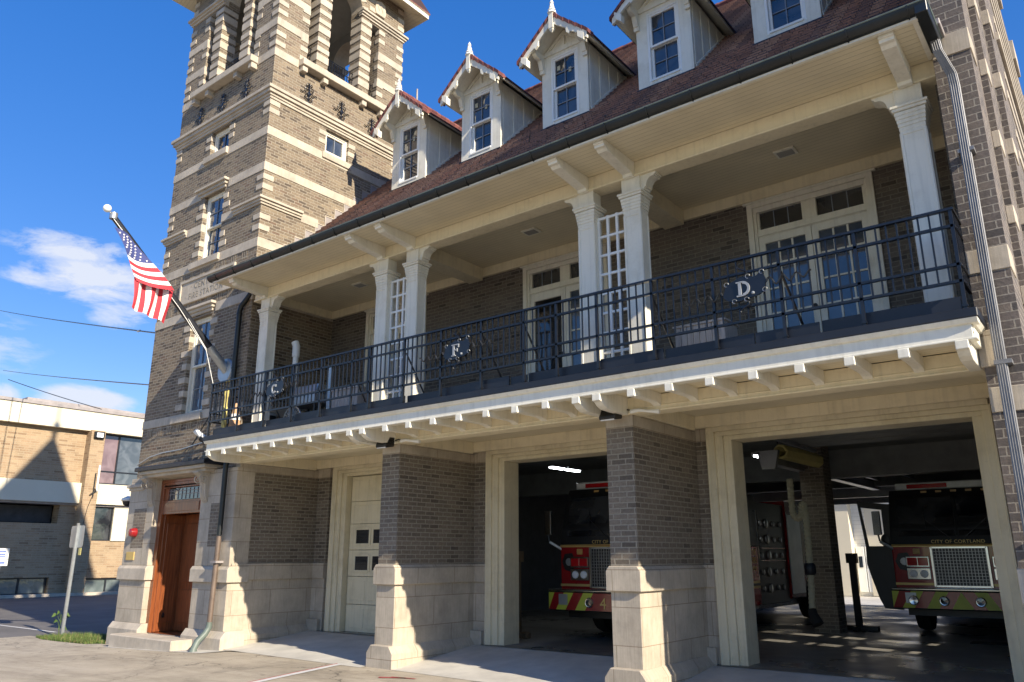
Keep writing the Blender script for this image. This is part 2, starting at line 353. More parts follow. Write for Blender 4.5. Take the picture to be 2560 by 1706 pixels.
# ------------------------------------------------------------------ camera, sun, sky
def setup():
    cam = bpy.data.cameras.new('camera'); co = bpy.data.objects.new('camera', cam); COL.objects.link(co)
    yaw, pitch, roll = math.radians(38.0452), math.radians(15.4939), math.radians(-.1026)
    fwd = Vector((-math.sin(yaw) * math.cos(pitch), math.cos(yaw) * math.cos(pitch), math.sin(pitch)))
    r = Vector((math.cos(yaw), math.sin(yaw), 0)); u = r.cross(fwd)
    R = math.cos(roll) * r + math.sin(roll) * u; U = -math.sin(roll) * r + math.cos(roll) * u
    mt = Matrix((R, U, -fwd)).transposed().to_4x4(); mt.translation = (7.36, -8.707, 1.6); co.matrix_world = mt
    cam.sensor_width = 36; cam.lens = 36 * 1947.54 / 2560; cam.clip_end = 2000; cam.clip_start = .1
    SC.camera = co
    sd = Vector((1.81, -.39, 1.0)).normalized()
    L = bpy.data.lights.new('sun', 'SUN'); L.energy = 2.85; L.angle = math.radians(.53); L.color = (1.0, .89, .72)
    lo = bpy.data.objects.new('sun', L); COL.objects.link(lo); lo.rotation_euler = sd.to_track_quat('Z', 'Y').to_euler(); lo.location = (30, -10, 30)
    w = bpy.data.worlds.new('World'); SC.world = w; w.use_nodes = True; nt = w.node_tree; nt.nodes.clear()
    out = nt.nodes.new('ShaderNodeOutputWorld'); bg = nt.nodes.new('ShaderNodeBackground')
    sky = nt.nodes.new('ShaderNodeTexSky'); sky.sky_type = 'NISHITA'; sky.sun_disc = False
    sky.sun_elevation = math.asin(sd.z); sky.sun_rotation = math.atan2(sd.x, sd.y); sky.air_density = 1.0; sky.dust_density = 0.0; sky.ozone_density = 1.6; sky.altitude = 900
    bg.inputs[1].default_value = SKY
    # thin clouds low over the street to the left, by direction in the sky
    tc = nt.nodes.new('ShaderNodeTexCoord')
    acc = None
    def blob(d, rx, rz):
        d = Vector(d).normalized(); h = Vector((0, 0, 1)).cross(d).normalized(); v = d.cross(h)
        a = N(nt, 'ShaderNodeVectorMath', operation='DOT_PRODUCT'); a.inputs[1].default_value = h / rx; nt.links.new(dn.outputs[0], a.inputs[0])
        b = N(nt, 'ShaderNodeVectorMath', operation='DOT_PRODUCT'); b.inputs[1].default_value = v / rz; nt.links.new(dn.outputs[0], b.inputs[0])
        f = N(nt, 'ShaderNodeVectorMath', operation='DOT_PRODUCT'); f.inputs[1].default_value = d; nt.links.new(dn.outputs[0], f.inputs[0])
        s1 = N(nt, 'ShaderNodeMath', operation='POWER'); nt.links.new(a.outputs['Value'], s1.inputs[0]); s1.inputs[1].default_value = 2
        s2 = N(nt, 'ShaderNodeMath', operation='POWER'); nt.links.new(b.outputs['Value'], s2.inputs[0]); s2.inputs[1].default_value = 2
        ad = N(nt, 'ShaderNodeMath', operation='ADD'); nt.links.new(s1.outputs[0], ad.inputs[0]); nt.links.new(s2.outputs[0], ad.inputs[1])
        iv = N(nt, 'ShaderNodeMath', operation='SUBTRACT'); iv.inputs[0].default_value = 1.0; iv.use_clamp = True; nt.links.new(ad.outputs[0], iv.inputs[1])
        gt = N(nt, 'ShaderNodeMath', operation='GREATER_THAN'); gt.inputs[1].default_value = 0; nt.links.new(f.outputs['Value'], gt.inputs[0])
        mu = N(nt, 'ShaderNodeMath', operation='MULTIPLY'); nt.links.new(iv.outputs[0], mu.inputs[0]); nt.links.new(gt.outputs[0], mu.inputs[1])
        return mu.outputs[0]
    dn = N(nt, 'ShaderNodeVectorMath', operation='NORMALIZE'); nt.links.new(tc.outputs['Generated'], dn.inputs[0])
    def dirpx(u, v): return (fwd * 1947.54 + (u - 1280) * R - (v - 853) * U)
    for (px, py, rx, rz, st) in ((190, 625, .085, .024, .85), (235, 700, .085, .032, 1.1), (90, 695, .04, .016, .8), (310, 785, .05, .022, .75), (210, 1003, .06, .022, 1.2), (0, 990, .024, .018, 1.1), (350, 690, .05, .04, .7), (-420, 800, .2, .06, 1.0)):
        o = blob(dirpx(px, py), rx, rz)
        m2 = N(nt, 'ShaderNodeMath', operation='MULTIPLY'); nt.links.new(o, m2.inputs[0]); m2.inputs[1].default_value = st
        if acc is None: acc = m2.outputs[0]
        else:
            mx = N(nt, 'ShaderNodeMath', operation='MAXIMUM'); nt.links.new(acc, mx.inputs[0]); nt.links.new(m2.outputs[0], mx.inputs[1]); acc = mx.outputs[0]
    mp = N(nt, 'ShaderNodeMapping'); mp.inputs['Scale'].default_value = (16, 16, 46); nt.links.new(dn.outputs[0], mp.inputs[0])
    nz = N(nt, 'ShaderNodeTexNoise', Scale=1.0, Detail=8.0, Roughness=.62, Distortion=.35); nt.links.new(mp.outputs[0], nz.inputs['Vector'])
    sb = N(nt, 'ShaderNodeMath', operation='MULTIPLY_ADD'); nt.links.new(nz.outputs['Fac'], sb.inputs[0]); sb.inputs[1].default_value = 3.6; sb.inputs[2].default_value = -1.95
    ad = N(nt, 'ShaderNodeMath', operation='ADD'); nt.links.new(sb.outputs[0], ad.inputs[0]); nt.links.new(acc, ad.inputs[1])
    pr = N(nt, 'ShaderNodeMath', operation='MULTIPLY', use_clamp=True); nt.links.new(ad.outputs[0], pr.inputs[0]); nt.links.new(acc, pr.inputs[1])
    rp = ramp(nt, [(0.02, 0.0), (0.3, .5), (0.75, .92)]); nt.links.new(pr.outputs[0], rp.inputs[0])
    gm = N(nt, 'ShaderNodeGamma'); gm.inputs[1].default_value = .55; nt.links.new(sky.outputs[0], gm.inputs[0])
    hs = N(nt, 'ShaderNodeHueSaturation'); hs.inputs['Hue'].default_value = .522; hs.inputs['Saturation'].default_value = 2.0; hs.inputs['Value'].default_value = .83; nt.links.new(gm.outputs[0], hs.inputs['Color'])
    mixn = mixc(nt, 'MIX', rp.outputs[0], hs.outputs[0], CLOUD)
    nt.links.new(mixn, bg.inputs[0]); nt.links.new(bg.outputs[0], out.inputs[0])
    SC.view_settings.view_transform = 'Standard'; SC.view_settings.look = 'None'; SC.view_settings.gamma = 1.0; SC.view_settings.exposure = EXPO
SKY = .15; CLOUD = (1.75, 1.85, 2.1); EXPO = 1.64
setup()
M['pave'] = None
def ground_mats():
    m, nt, p = newmat('worn_concrete'); pos = wpos(nt)
    mp = N(nt, 'ShaderNodeMapping'); mp.inputs['Rotation'].default_value = (0, 0, .35); mp.inputs['Scale'].default_value = (.35, 1.6, 1); nt.links.new(pos, mp.inputs[0])
    n1 = N(nt, 'ShaderNodeTexNoise', Scale=1.2, Detail=8.0, Roughness=.7); nt.links.new(mp.outputs[0], n1.inputs['Vector']); r = ramp(nt, [(.3, (.29, .245, .18)), (.55, (.41, .355, .27)), (.75, (.47, .415, .325))]); nt.links.new(n1.outputs['Fac'], r.inputs[0])
    n2 = N(nt, 'ShaderNodeTexNoise', Scale=120.0, Detail=3.0); nt.links.new(pos, n2.inputs['Vector']); r2 = ramp(nt, [(.3, .78), (.7, 1.18)]); nt.links.new(n2.outputs['Fac'], r2.inputs[0])
    c = mixc(nt, 'MULTIPLY', 1.0, r.outputs[0], r2.outputs[0])
    vo = N(nt, 'ShaderNodeTexVoronoi', feature='DISTANCE_TO_EDGE', Scale=.42); n3 = N(nt, 'ShaderNodeTexNoise', Scale=2.5, Detail=4.0); nt.links.new(pos, n3.inputs['Vector'])
    vm = N(nt, 'ShaderNodeVectorMath', operation='MULTIPLY_ADD'); nt.links.new(n3.outputs['Color'], vm.inputs[0]); vm.inputs[1].default_value = (.9, .9, .9); nt.links.new(pos, vm.inputs[2]); nt.links.new(vm.outputs[0], vo.inputs['Vector'])
    r3 = ramp(nt, [(0, .35), (.008, 1.0)]); nt.links.new(vo.outputs['Distance'], r3.inputs[0]); c = mixc(nt, 'MULTIPLY', 1.0, c, r3.outputs[0])
    n5 = N(nt, 'ShaderNodeTexNoise', Scale=.55, Detail=9.0, Roughness=.75, Distortion=1.2); nt.links.new(pos, n5.inputs['Vector']); r5 = ramp(nt, [(.36, .62), (.5, 1.0), (.66, 1.08)]); nt.links.new(n5.outputs['Fac'], r5.inputs[0]); c = mixc(nt, 'MULTIPLY', .8, c, r5.outputs[0])
    v5 = N(nt, 'ShaderNodeTexVoronoi', Scale=1.7); nt.links.new(vm.outputs[0], v5.inputs['Vector']); r6 = ramp(nt, [(.04, .4), (.13, 1.0)]); nt.links.new(v5.outputs['Distance'], r6.inputs[0]); c = mixc(nt, 'MULTIPLY', .55, c, r6.outputs[0])
    mp6 = N(nt, 'ShaderNodeMapping'); mp6.inputs['Rotation'].default_value = (0, 0, -.25); mp6.inputs['Scale'].default_value = (3.2, .12, 1); nt.links.new(pos, mp6.inputs[0]); n6 = N(nt, 'ShaderNodeTexNoise', Scale=1.0, Detail=3.0); nt.links.new(mp6.outputs[0], n6.inputs['Vector']); r7 = ramp(nt, [(.3, .8), (.42, 1.0)]); nt.links.new(n6.outputs['Fac'], r7.inputs[0]); c = mixc(nt, 'MULTIPLY', .8, c, r7.outputs[0])
    nt.links.new(c, p.inputs['Base Color']); p.inputs['Roughness'].default_value = .88; b = N(nt, 'ShaderNodeBump', Strength=.3, Distance=.006); nt.links.new(n2.outputs['Fac'], b.inputs['Height']); nt.links.new(b.outputs[0], p.inputs['Normal']); M['pave'] = m
    M['apron'] = plain('pale_apron_concrete', (.50, .475, .42), rough=.78, var=.2, scale=1.4, bump=.3, bscale=60)
    m, nt, p = newmat('garage_floor'); pos = wpos(nt); n1 = N(nt, 'ShaderNodeTexNoise', Scale=1.1, Detail=7.0); nt.links.new(pos, n1.inputs['Vector']); r = ramp(nt, [(.3, (.13, .125, .11)), (.7, (.22, .21, .19))]); nt.links.new(n1.outputs['Fac'], r.inputs[0]); nt.links.new(r.outputs[0], p.inputs['Base Color'])
    r2 = ramp(nt, [(.35, .22), (.65, .6)]); nt.links.new(n1.outputs['Fac'], r2.inputs[0]); nt.links.new(r2.outputs[0], p.inputs['Roughness']); M['floor'] = m
    M['grassm'] = plain('grass_blades', (.075, .125, .022), rough=.7, var=.5, scale=6); M['soil'] = plain('turf_soil', (.06, .09, .03), rough=.95, var=.3, scale=6)
    M['dry'] = plain('dry_grass', (.24, .20, .09), rough=.8, var=.3); M['stripe'] = plain('white_line_paint', (.62, .61, .58), rough=.7, var=.15, scale=9); M['redline'] = plain('red_line_paint', (.40, .06, .06), rough=.7, var=.25, scale=9)
    M['siding'] = boards('white_siding', (.75, .75, .72), .16, depth=.8); M['glass_pink'] = glassm('pinkish_glass', (.17, .105, .105), .08); M['glass_sky'] = glassm('sky_glass', (.07, .08, .09), .05); M['glass_teal'] = glassm('teal_glass', (.10, .125, .125), .2)

ground_mats()
# ================================================================== FIRE STATION
FS = thing('fire_station', 'long brick and cream fire station with square bell tower, balcony, dormers and three truck bays', 'fire station', (0, 0, 0))
TX0, TX1, TY0, TY1 = -10.13, -6.25, 0.0, 3.88
TCX, TCY = -8.19, 1.94
# ---- tower shaft
mb = MB()
WIN_S = (-8.57, -7.80, 10.79, 11.40); WIN_A = (-8.58, -7.74, 8.13, 9.72); WIN_B = (-8.55, -7.74, 4.56, 6.72)
mb.wall('Y', TY0, -1, TX0, TX1, 3.28, 12.6, [WIN_S, WIN_A, WIN_B], .24, 'brick')
WIN_R = (1.55, 2.24, 10.80, 11.40)
mb.wall('X', TX1, 1, TY0, TY1, 0.0, 12.6, [WIN_R], .24, 'brick')
mb.wall('X', TX0, -1, TY0, TY1, -.3, 12.6, [], .2, 'brick'); mb.wall('Y', TY1, 1, TX0, TX1, -.3, 12.6, [], .2, 'brick')
mb.box(TX0 + .3, TX1 - .3, .3, TY1 - .3, 12.45, 12.58, 'plaster')
TOWER = mb.build('tower_wall', FS)
def ring(name, z0, z1, pr, mat='stone', bev=.006, prof=None):
    b = MB()
    if prof:
        for (a, c, p) in prof: b.box(TX0 - p, TX1 + p, TY0 - p, TY1 + p, a, c, mat)
    else: b.box(TX0 - pr, TX1 + pr, TY0 - pr, TY1 + pr, z0, z1, mat)
    return b
def band(z0, z1, segs, pr=.014):
    b = MB()
    b.box(TX1 - .1, TX1 + pr, TY0 - pr, TY1 + pr, z0, z1, 'stone')
    b.box(TX0 - pr, TX0 + .1, TY0 - pr, TY1 + pr, z0, z1, 'stone')
    for a, c in segs: b.box(max(a, TX0 + .101), min(c, TX1 - .101), TY0 - pr, TY0 + .1, z0, z1, 'stone')
    return b.split('stone_band', TOWER, bev=.004)
band(10.56, 10.765, [(-11, -6)]); band(9.69, 9.895, [(-11, -8.72), (-7.6, -6)]); band(7.91, 8.12, [(-11, -6)])
band(6.74, 6.95, [(-11, -8.72), (-7.6, -6)]); band(4.40, 4.585, [(-11, -6)])
# string course at window mid height (returns along the right face)
b = MB()
for z0, z1, p in ((8.88, 8.93, .03), (8.93, 8.99, .06), (8.99, 9.045, .10)):
    b.box(-7.28, TX1 + p, -p, .1, z0, z1, 'stone'); b.box(TX1 - .1, TX1 + p, .1, 1.03, z0, z1, 'stone')
    b.box(TX0 - p, -9.18, -p, .1, z0, z1, 'stone'); b.box(TX0 - p, TX0 + .1, .1, 1.0, z0, z1, 'stone')
b.box(TX1 - .1, TX1 + .014, 1.03, 1.5, 8.82, 9.03, 'stone'); b.box(-7.281, -7.752, -.014, .1, 8.86, 9.05, 'stone'); b.box(-9.179, -8.568, -.014, .1, 8.86, 9.05, 'stone')
b.split('string_course', TOWER, bev=.004)
ring('c', 0, 0, 0, prof=[(11.44, 11.50, .03), (11.50, 11.56, .055), (11.56, 11.64, .10), (11.64, 11.72, .135)]).build('cornice', TOWER, bev=.006)
# quoins up the corners and beside the windows
b = MB(); q = .016
for z in (11.10, 11.30, 9.25, 9.48, 8.30, 8.55, 7.30, 7.54, 10.02, 10.28):
    if z in (10.02, 10.28, 7.30, 7.54): continue
    for (xa, xb) in ((TX1 - .235, TX1 + q), (TX0 - q, TX0 + .235)):
        b.box(xa, xb, TY0 - q, TY0 + .25, z, z + .125, 'stone'); b.box(xa, xb, TY1 - .25, TY1 + q, z, z + .125, 'stone')
for z in (10.98, 11.2): 
    for u, d in ((WIN_S[0], -1), (WIN_S[1], 1)): b.box(u - .009 * d, u + d * .2, -q, .1, z, z + .12, 'stone')
    for u, d in ((WIN_R[0], -1), (WIN_R[1], 1)): b.box(TX1 - .1, TX1 + q, u - .009 * d, u + d * .2, z, z + .12, 'stone')
for w, zs in ((WIN_A, (8.26, 8.5, 9.2, 9.43)), (WIN_B, (4.68, 4.98, 5.28, 5.58, 5.88, 6.2, 6.46))):
    for i, z in enumerate(zs):
        l = .17 if i % 2 else .26
        for u, d in ((w[0], -1), (w[1], 1)): b.box(u - .012 * d, u + d * l, -q, .1, z, z + .13, 'stone')
b.split('stone_quoin', TOWER, bev=.005)
# hoods and sills
for (x0, x1, zt) in ((-8.84, -7.63, 9.93), (-8.80, -7.63, 6.98)):
    b = MB()
    for z0, z1, p in ((zt - .2, zt - .13, .03), (zt - .13, zt - .06, .07), (zt - .06, zt, .12)): b.box(x0 + .1 - p, x1 - .1 + p, -p, .1, z0, z1, 'stone')
    b.build('window_hood', TOWER, bev=.005)
for (x0, x1, z0, z1) in ((-8.74, -7.76, 10.6, 10.79), (-8.85, -7.65, 7.95, 8.13), (-8.86, -7.68, 4.39, 4.56)):
    MB().prism([(.12, z0), (-.07, z0), (-.07, z1 - .03), (.12, z1)], 'X', x0, x1, 'stone').build('window_sill', TOWER, bev=.006)
MB().prism([(TX1 - .12, 10.62), (TX1 + .05, 10.62), (TX1 + .05, 10.77), (TX1 - .12, 10.80)], 'Y', 1.47, 2.32, 'stone').build('window_sill', TOWER, bev=.006)
# name plaque
b = MB(); b.box(-9.10, -7.03, -.02, .1, 7.2, 7.66, 'stone')
for bx in ((-9.16, -9.10, 7.14, 7.72), (-7.03, -6.97, 7.14, 7.72), (-9.10, -7.03, 7.66, 7.72), (-9.10, -7.03, 7.14, 7.2)): b.box(bx[0], bx[1], -.045, .1, bx[2], bx[3], 'stone')
PL = b.build('name_plaque', TOWER, bev=.006)
for body, z, s in (('\u00b7 CENTRAL \u00b7', 7.46, .21), ('\u00b7 FIRE STATION \u00b7', 7.24, .2)):
    o = place(text_mesh(body, s, 'engrave', .003, spacing=1.12), 'lettering', TOWER, (-8.065, -.022, z), rot=FRONT); o.scale = (1, 1, 1)
b = MB()
for z0, z1, x0, x1 in ((7.725, 7.9, TX0 + .26, TX1 - .26), (6.965, 7.135, TX0 + .26, TX1 - .26), (4.2, 4.39, TX0 + .02, -6.4)):
    x = x0; i = 0
    while x + .2 < x1:
        if i % 2: b.box(x, x + .205, -.004, .02, z0, z1, 'brick_soldier')
        x += .205; i += 1
b.split('basketweave_panel', TOWER)
def window_unit(w, h, parent, loc, rotz=0, cols=2, rows=2, double=True, mat='paint', gl='glass', fr=.06, deep=.1, name='window'):
    """origin bottom centre on the opening's outer plane, set back by deep; > glass"""
    b = MB(); x = w / 2; y0, y1 = deep, deep + .07
    b.box(-x, -x + fr, y0, y1, 0, h, mat); b.box(x - fr, x, y0, y1, 0, h, mat); b.box(-x + fr, x - fr, y0, y1, h - fr, h, mat); b.box(-x + fr, x - fr, y0 - .015, y1, 0, fr, mat)
    ix = x - fr
    def sash(z0, z1, yy):
        s = .045
        b.box(-ix, -ix + s, yy, yy + .04, z0, z1, mat); b.box(ix - s, ix, yy, yy + .04, z0, z1, mat)
        b.box(-ix + s, ix - s, yy, yy + .04, z1 - s, z1, mat); b.box(-ix + s, ix - s, yy, yy + .04, z0, z0 + s, mat)
        for i in range(1, cols):
            u = -ix + s + (2 * ix - 2 * s) * i / cols; b.box(u - .009, u + .009, yy + .008, yy + .03, z0 + s, z1 - s, 'muntin')
        for i in range(1, rows):
            v = z0 + s + (z1 - z0 - 2 * s) * i / rows; b.box(-ix + s, ix - s, yy + .010, yy + .028, v - .009, v + .009, 'muntin')
        return (-ix + s, ix - s, z0 + s, z1 - s, yy + .034)
    G = []
    if double:
        mid = h * .5; G.append(sash(mid - .02, h - fr, y0 + .01)); G.append(sash(fr, mid + .02, y0 + .055))
    else: G.append(sash(fr, h - fr, y0 + .02))
    o = b.build(name, parent, loc, bev=.004, rot=(0, 0, rotz))
    g = MB()
    for (a, c, e, f_, yy) in G: g.poly([(a, yy, e), (c, yy, e), (c, yy, f_), (a, yy, f_)], gl, (0, -1, 0))
    g.build('glass', o)
    bk = MB().box(-x + .002, x - .002, y1 + .06, y1 + .09, 0.002, h - .002, 'dark')
    bk.build('window_backing', o)
    return o
for w in (WIN_S, WIN_A, WIN_B):
    dbl = w is not WIN_S
    window_unit(w[1] - w[0], w[3] - w[2], FS, ((w[0] + w[1]) / 2, 0, w[2]), 0, cols=2, rows=2 if dbl else 1, double=dbl, deep=.09, gl='glass_blue' if dbl else 'glass')
window_unit(WIN_R[1] - WIN_R[0], WIN_R[3] - WIN_R[2], FS, (TX1, (WIN_R[0] + WIN_R[1]) / 2, WIN_R[2]), PI / 2, cols=2, rows=1, double=False, deep=.07)

# ---- iron anchors
def anchor_mesh():
    b = MB(); r = .013
    b.tube([(0, 0, -.28), (0, 0, .28)], r, 'iron', 6)
    def scroll(cx, cz, sx, sz, R=.06, turns=1.25, n=12):
        pts = []
        for i in range(n):
            t = i / (n - 1); a = -PI / 2 + turns * 2 * PI * t * .8; rr = R * (1 - .55 * t)
            pts.append((sx * (cx + rr * math.cos(a)), -.004, sz * (cz + rr * math.sin(a))))
        b.tube(pts, r * .8, 'iron', 5)
    for sx in (-1, 1):
        for sz in (-1, 1):
            scroll(.062, .115, sx, sz); scroll(.045, .225, sx, sz, .035)
        b.tube([(0, 0, .0), (sx * .07, 0, .02 * sx), (sx * .13, 0, -.02 * sx), (sx * .19, 0, .025 * sx), (sx * .24, 0, .0)], r * .9, 'iron', 5)
    b.lathe([(.0, -.02), (.05, -.012), (.05, 0.0), (0, .004)], (0, 0, 0), 'iron', 10, 'Y')
    return b.mesh('iron_anchor')
AM = anchor_mesh()
for u in (-.97, 0, .97):
    place(AM, 'iron_anchor', TOWER, (TCX + u, -.03, 12.03)); place(AM, 'iron_anchor', TOWER, (TX1 + .03, TCY + u, 12.03), rot=(0, 0, PI / 2))
# ---- balcony slab and corbels under the belfry
b = MB()
b.box(TCX - 1.3, TCX + 1.3, -.2, .05, 12.6, 12.77, 'stone'); b.box(TX1 - .05, TX1 + .2, TCY - 1.3, TCY + 1.3, 12.6, 12.77, 'stone')
b.split('belfry_sill', TOWER, bev=.01)
b = MB()
for u in (-1.2, -.6, .6, 1.2):
    b.box(TCX + u - .07, TCX + u + .07, -.15, .05, 12.46, 12.6, 'stone'); b.box(TX1 - .05, TX1 + .15, TCY + u - .07, TCY + u + .07, 12.46, 12.6, 'stone')
b.split('corbel_stone', TOWER, bev=.008)

# ---- belfry
Z0B, ZS, ZT = 12.6, 15.1, 16.17; HS, SL, AP = 1.94, 1.09, .48; TH = .42
b = MB()
for sx in (-1, 1):
    for sy in (-1, 1):
        X = TCX + sx * HS; Y = TCY + sy * HS; e = HS - SL
        b.prism([(X, Y), (X - sx * e, Y), (X - sx * e, Y - sy * TH), (X - sx * TH, Y - sy * TH), (X - sx * TH, Y - sy * e), (X, Y - sy * e)], 'Z', Z0B, ZT, 'brick')
BEL = thing('belfry', 'x', 'x'); BEL.parent = FS
for _k in ('label', 'category'): del BEL[_k]
b.split('corner_pier', BEL)
ST2 = [MB(), MB()]; pl = MB(); piers = MB(); heads = MB()
def side(k):
    st = ST2[0 if k in (0, 1) else 1]
    ca, sa = math.cos(k * PI / 2), math.sin(k * PI / 2)
    def W(u, d, z): x, y = u, -HS + d; return (TCX + x * ca - y * sa, TCY + x * sa + y * ca, z)
    def bx(m, u0, u1, d0, d1, z0, z1, mat):
        P = [W(u0, d0, z0), W(u1, d0, z0), W(u1, d1, z0), W(u0, d1, z0), W(u0, d0, z1), W(u1, d0, z1), W(u1, d1, z1), W(u0, d1, z1)]; m.hexa(P, mat)
    for s in (-1, 1):
        a, c = sorted((s * .81, s * AP)); bx(piers, a, c, .002, TH - .04, Z0B, 15.05, 'brick')
        for i in range(9):
            z = 12.80 + i * .262
            if z > 14.98: break
            big = i in (1, 4, 7); bx(st, a - .014, c + .014, -.014, TH - .02, z, z + (.19 if big else .13), 'stone')
        # slot-edge quoins on the corner piers
        for i in range(9):
            z = 12.80 + i * .262
            if i in (3, 6): continue
            if z > 14.98: break
            u0, u1 = sorted((s * (SL - .012), s * (SL + .2))); bx(st, u0, u1, -.014, .14, z, z + .13, 'stone')
        # corner quoins handled once per corner by this side's right end
    n = 14; arc = [(AP * math.cos(PI * i / n), 15.27 + AP * math.sin(PI * i / n)) for i in range(n + 1)]
    out = [(-SL, 15.05), (-AP, 15.05)] + [(x, z) for x, z in reversed(arc)] + [(AP, 15.05), (SL, 15.05), (SL, ZT), (-SL, ZT)]
    for d, nn, mat in ((0.001, -1, 'brick'), (TH - .001, 1, 'plaster')):
        # split into left, right, crown pieces to keep polygons simple
        half = [(-SL, 15.05), (-AP, 15.05)] + [(x, z) for x, z in reversed(arc)][:n // 2 + 1] + [(0, ZT), (-SL, ZT)]
        nd = Vector(W(0, nn, 0)) - Vector(W(0, 0, 0))
        heads.poly([W(x, d, z) for x, z in half], mat, nd); heads.poly([W(-x, d, z) for x, z in half], mat, nd)
    for (x0, z0), (x1, z1) in zip(arc, arc[1:]): heads.poly([W(x0, 0.001, z0), W(x1, 0.001, z1), W(x1, TH, z1), W(x0, TH, z0)], 'stone', Vector(W(0, 0, 15.27)) - Vector(W((x0 + x1) / 2, 0, (z0 + z1) / 2)))
    for s in (-1, 1):
        heads.poly([W(s * AP, 0, 15.05), W(s * AP, 0, 15.27), W(s * AP, TH, 15.27), W(s * AP, TH, 15.05)], 'brick', Vector(W(0, 0, 0)) - Vector(W(s, 0, 0)))
        a, c = sorted((s * AP, s * SL)); heads.poly([W(a, 0, 15.05), W(c, 0, 15.05), W(c, TH, 15.05), W(a, TH, 15.05)], 'plaster', (0, 0, -1))
        # spring course
        u0, u1 = sorted((s * (AP - .012), s * (HS + .05)))
        for z0, z1, p in ((15.1, 15.16, .03), (15.16, 15.22, .07), (15.22, 15.28, .11)):
            v0, v1 = (u0 - p * .3, s * (HS + p)) if s > 0 else (-(HS - .101), u1 + p * .3)
            bx(st, v0, v1, -p, .1, z0, z1, 'stone')
        for i, z in enumerate((15.42, 15.68, 15.94)):
            u0, u1 = sorted((s * (HS + .014), s * (HS - .22)))
            if s > 0: bx(st, u0, u1, -.014, .2, z, z + .13, 'stone')
            u0, u1 = sorted((s * .72, s * .95)); bx(st, u0, u1, -.014, .1, z, z + .13, 'stone')
    # voussoir ring
    for i in range(0, 14, 2):
        a0, a1 = PI * i / 14, PI * (i + 1) / 14
        P = [W(rr * math.cos(a), d, 15.27 + rr * math.sin(a)) for d in (-.014, .1) for rr, a in ((AP + .002, a0), (AP + .2, a0), (AP + .2, a1), (AP + .002, a1))]
        st.hexa(P, 'stone')
    # full bands and corner quoins
    for s in (-1, 1):
        for z in (13.37, 14.16):
            u0, u1 = sorted((s * (HS + .014) if s > 0 else -(HS - .101), s * (SL - .005))); bx(st, u0, u1, -.015, .1, z, z + .2, 'stone')
        for z in (12.84, 13.1, 13.68, 13.93, 14.5, 14.78):
            u0, u1 = sorted((s * (HS + .016), s * (HS - .235)))
            if s > 0: bx(st, u0, u1, -.016, .25, z, z + .125, 'stone')
        u0, u1 = sorted((s * 1.3, s * (HS + .014) if s > 0 else -(HS - .101))); bx(st, u0, u1, -.014, .1, 12.56, 12.76, 'stone')
    # plaster lining
    for s in (-1, 1):
        u0, u1 = sorted((s * SL, s * (HS - TH))); 
        pl.poly([W(u0, TH + .004, Z0B), W(u1, TH + .004, Z0B), W(u1, TH + .004, ZT), W(u0, TH + .004, ZT)], 'plaster', Vector(W(0, 1, 0)) - Vector(W(0, 0, 0)))
    # railing in the openings
    r = MB()
    for z in (12.86, 13.25, 13.42): 
        for (a, c) in ((-AP, AP), (-SL, -.81), (.81, SL)): r.tube([W(a, .2, z), W(c, .2, z)], .012, 'iron', 5)
    for i in range(12):
        u = -AP + .04 + i * .08; r.tube([W(u, .2, 12.77), W(u, .2, 13.42)], .009, 'iron', 4)
    for s in (-1, 1):
        for i in range(3): u = s * (.86 + i * .09); r.tube([W(u, .2, 12.77), W(u, .2, 13.42)], .009, 'iron', 4)
    r.build('belfry_railing', BEL)
for k in range(4): side(k)
ST2[0].split('stone_block', BEL, bev=.004); ST2[1].build('far_stone_blocks', BEL)['kind'] = 'stuff'; pl.split('plaster_lining', BEL); piers.split('belfry_pier', BEL); heads.split('arch_head', BEL)
MB().box(TCX - HS + .1, TCX + HS - .1, TCY - HS + .1, TCY + HS - .1, 16.0, 16.1, 'plaster').build('belfry_ceiling', BEL)
# crest beside the arch
b = MB(); b.prism([(2.86, 15.42), (3.16, 15.42), (3.2, 15.55), (3.16, 15.8), (3.01, 15.86), (2.86, 15.8), (2.82, 15.55)], 'X', TX1 - .02, TX1 + .05, 'stone')
b.build('crest', BEL, bev=.01); place(text_mesh('W', .26, 'stone', .006), 'lettering', BEL, (TX1 + .056, 3.01, 15.54), rot=RIGHT)
# tower roof
E_ = HS + .48
b = MB()
c4 = [(TCX - E_, TCY - E_), (TCX + E_, TCY - E_), (TCX + E_, TCY + E_), (TCX - E_, TCY + E_)]
i4 = [(TCX - HS + .01, TCY - HS + .01), (TCX + HS - .01, TCY - HS + .01), (TCX + HS - .01, TCY + HS - .01), (TCX - HS + .01, TCY + HS - .01)]
for i in range(4):
    j = (i + 1) % 4; b.poly([(*c4[i], 15.93), (*c4[j], 15.93), (*i4[j], 16.15), (*i4[i], 16.15)], 'bead', (0, 0, -1))
    e1 = .03; d = [(x + (e1 if x > TCX else -e1), y + (e1 if y > TCY else -e1)) for x, y in c4]
    b.poly([(*c4[i], 15.93), (*c4[j], 15.93), (*c4[j], 16.05), (*c4[i], 16.05)], 'paint', Vector((*c4[i], 0)) + Vector((*c4[j], 0)) - 2 * Vector((TCX, TCY, 0)))
    b.poly([(*c4[i], 16.05), (*c4[j], 16.05), (*d[j], 16.06), (*d[i], 16.06)], 'paint', (0, 0, -1))
    b.poly([(*d[i], 16.06), (*d[j], 16.06), (*d[j], 16.10), (*d[i], 16.10)], 'tile_red', Vector((*c4[i], 0)) + Vector((*c4[j], 0)) - 2 * Vector((TCX, TCY, 0)))
    b.poly([(*d[i], 16.10), (*d[j], 16.10), (TCX, TCY, 21.7)], 'tile', Vector((*c4[i], 3)) + Vector((*c4[j], 3)) - 2 * Vector((TCX, TCY, 0)))
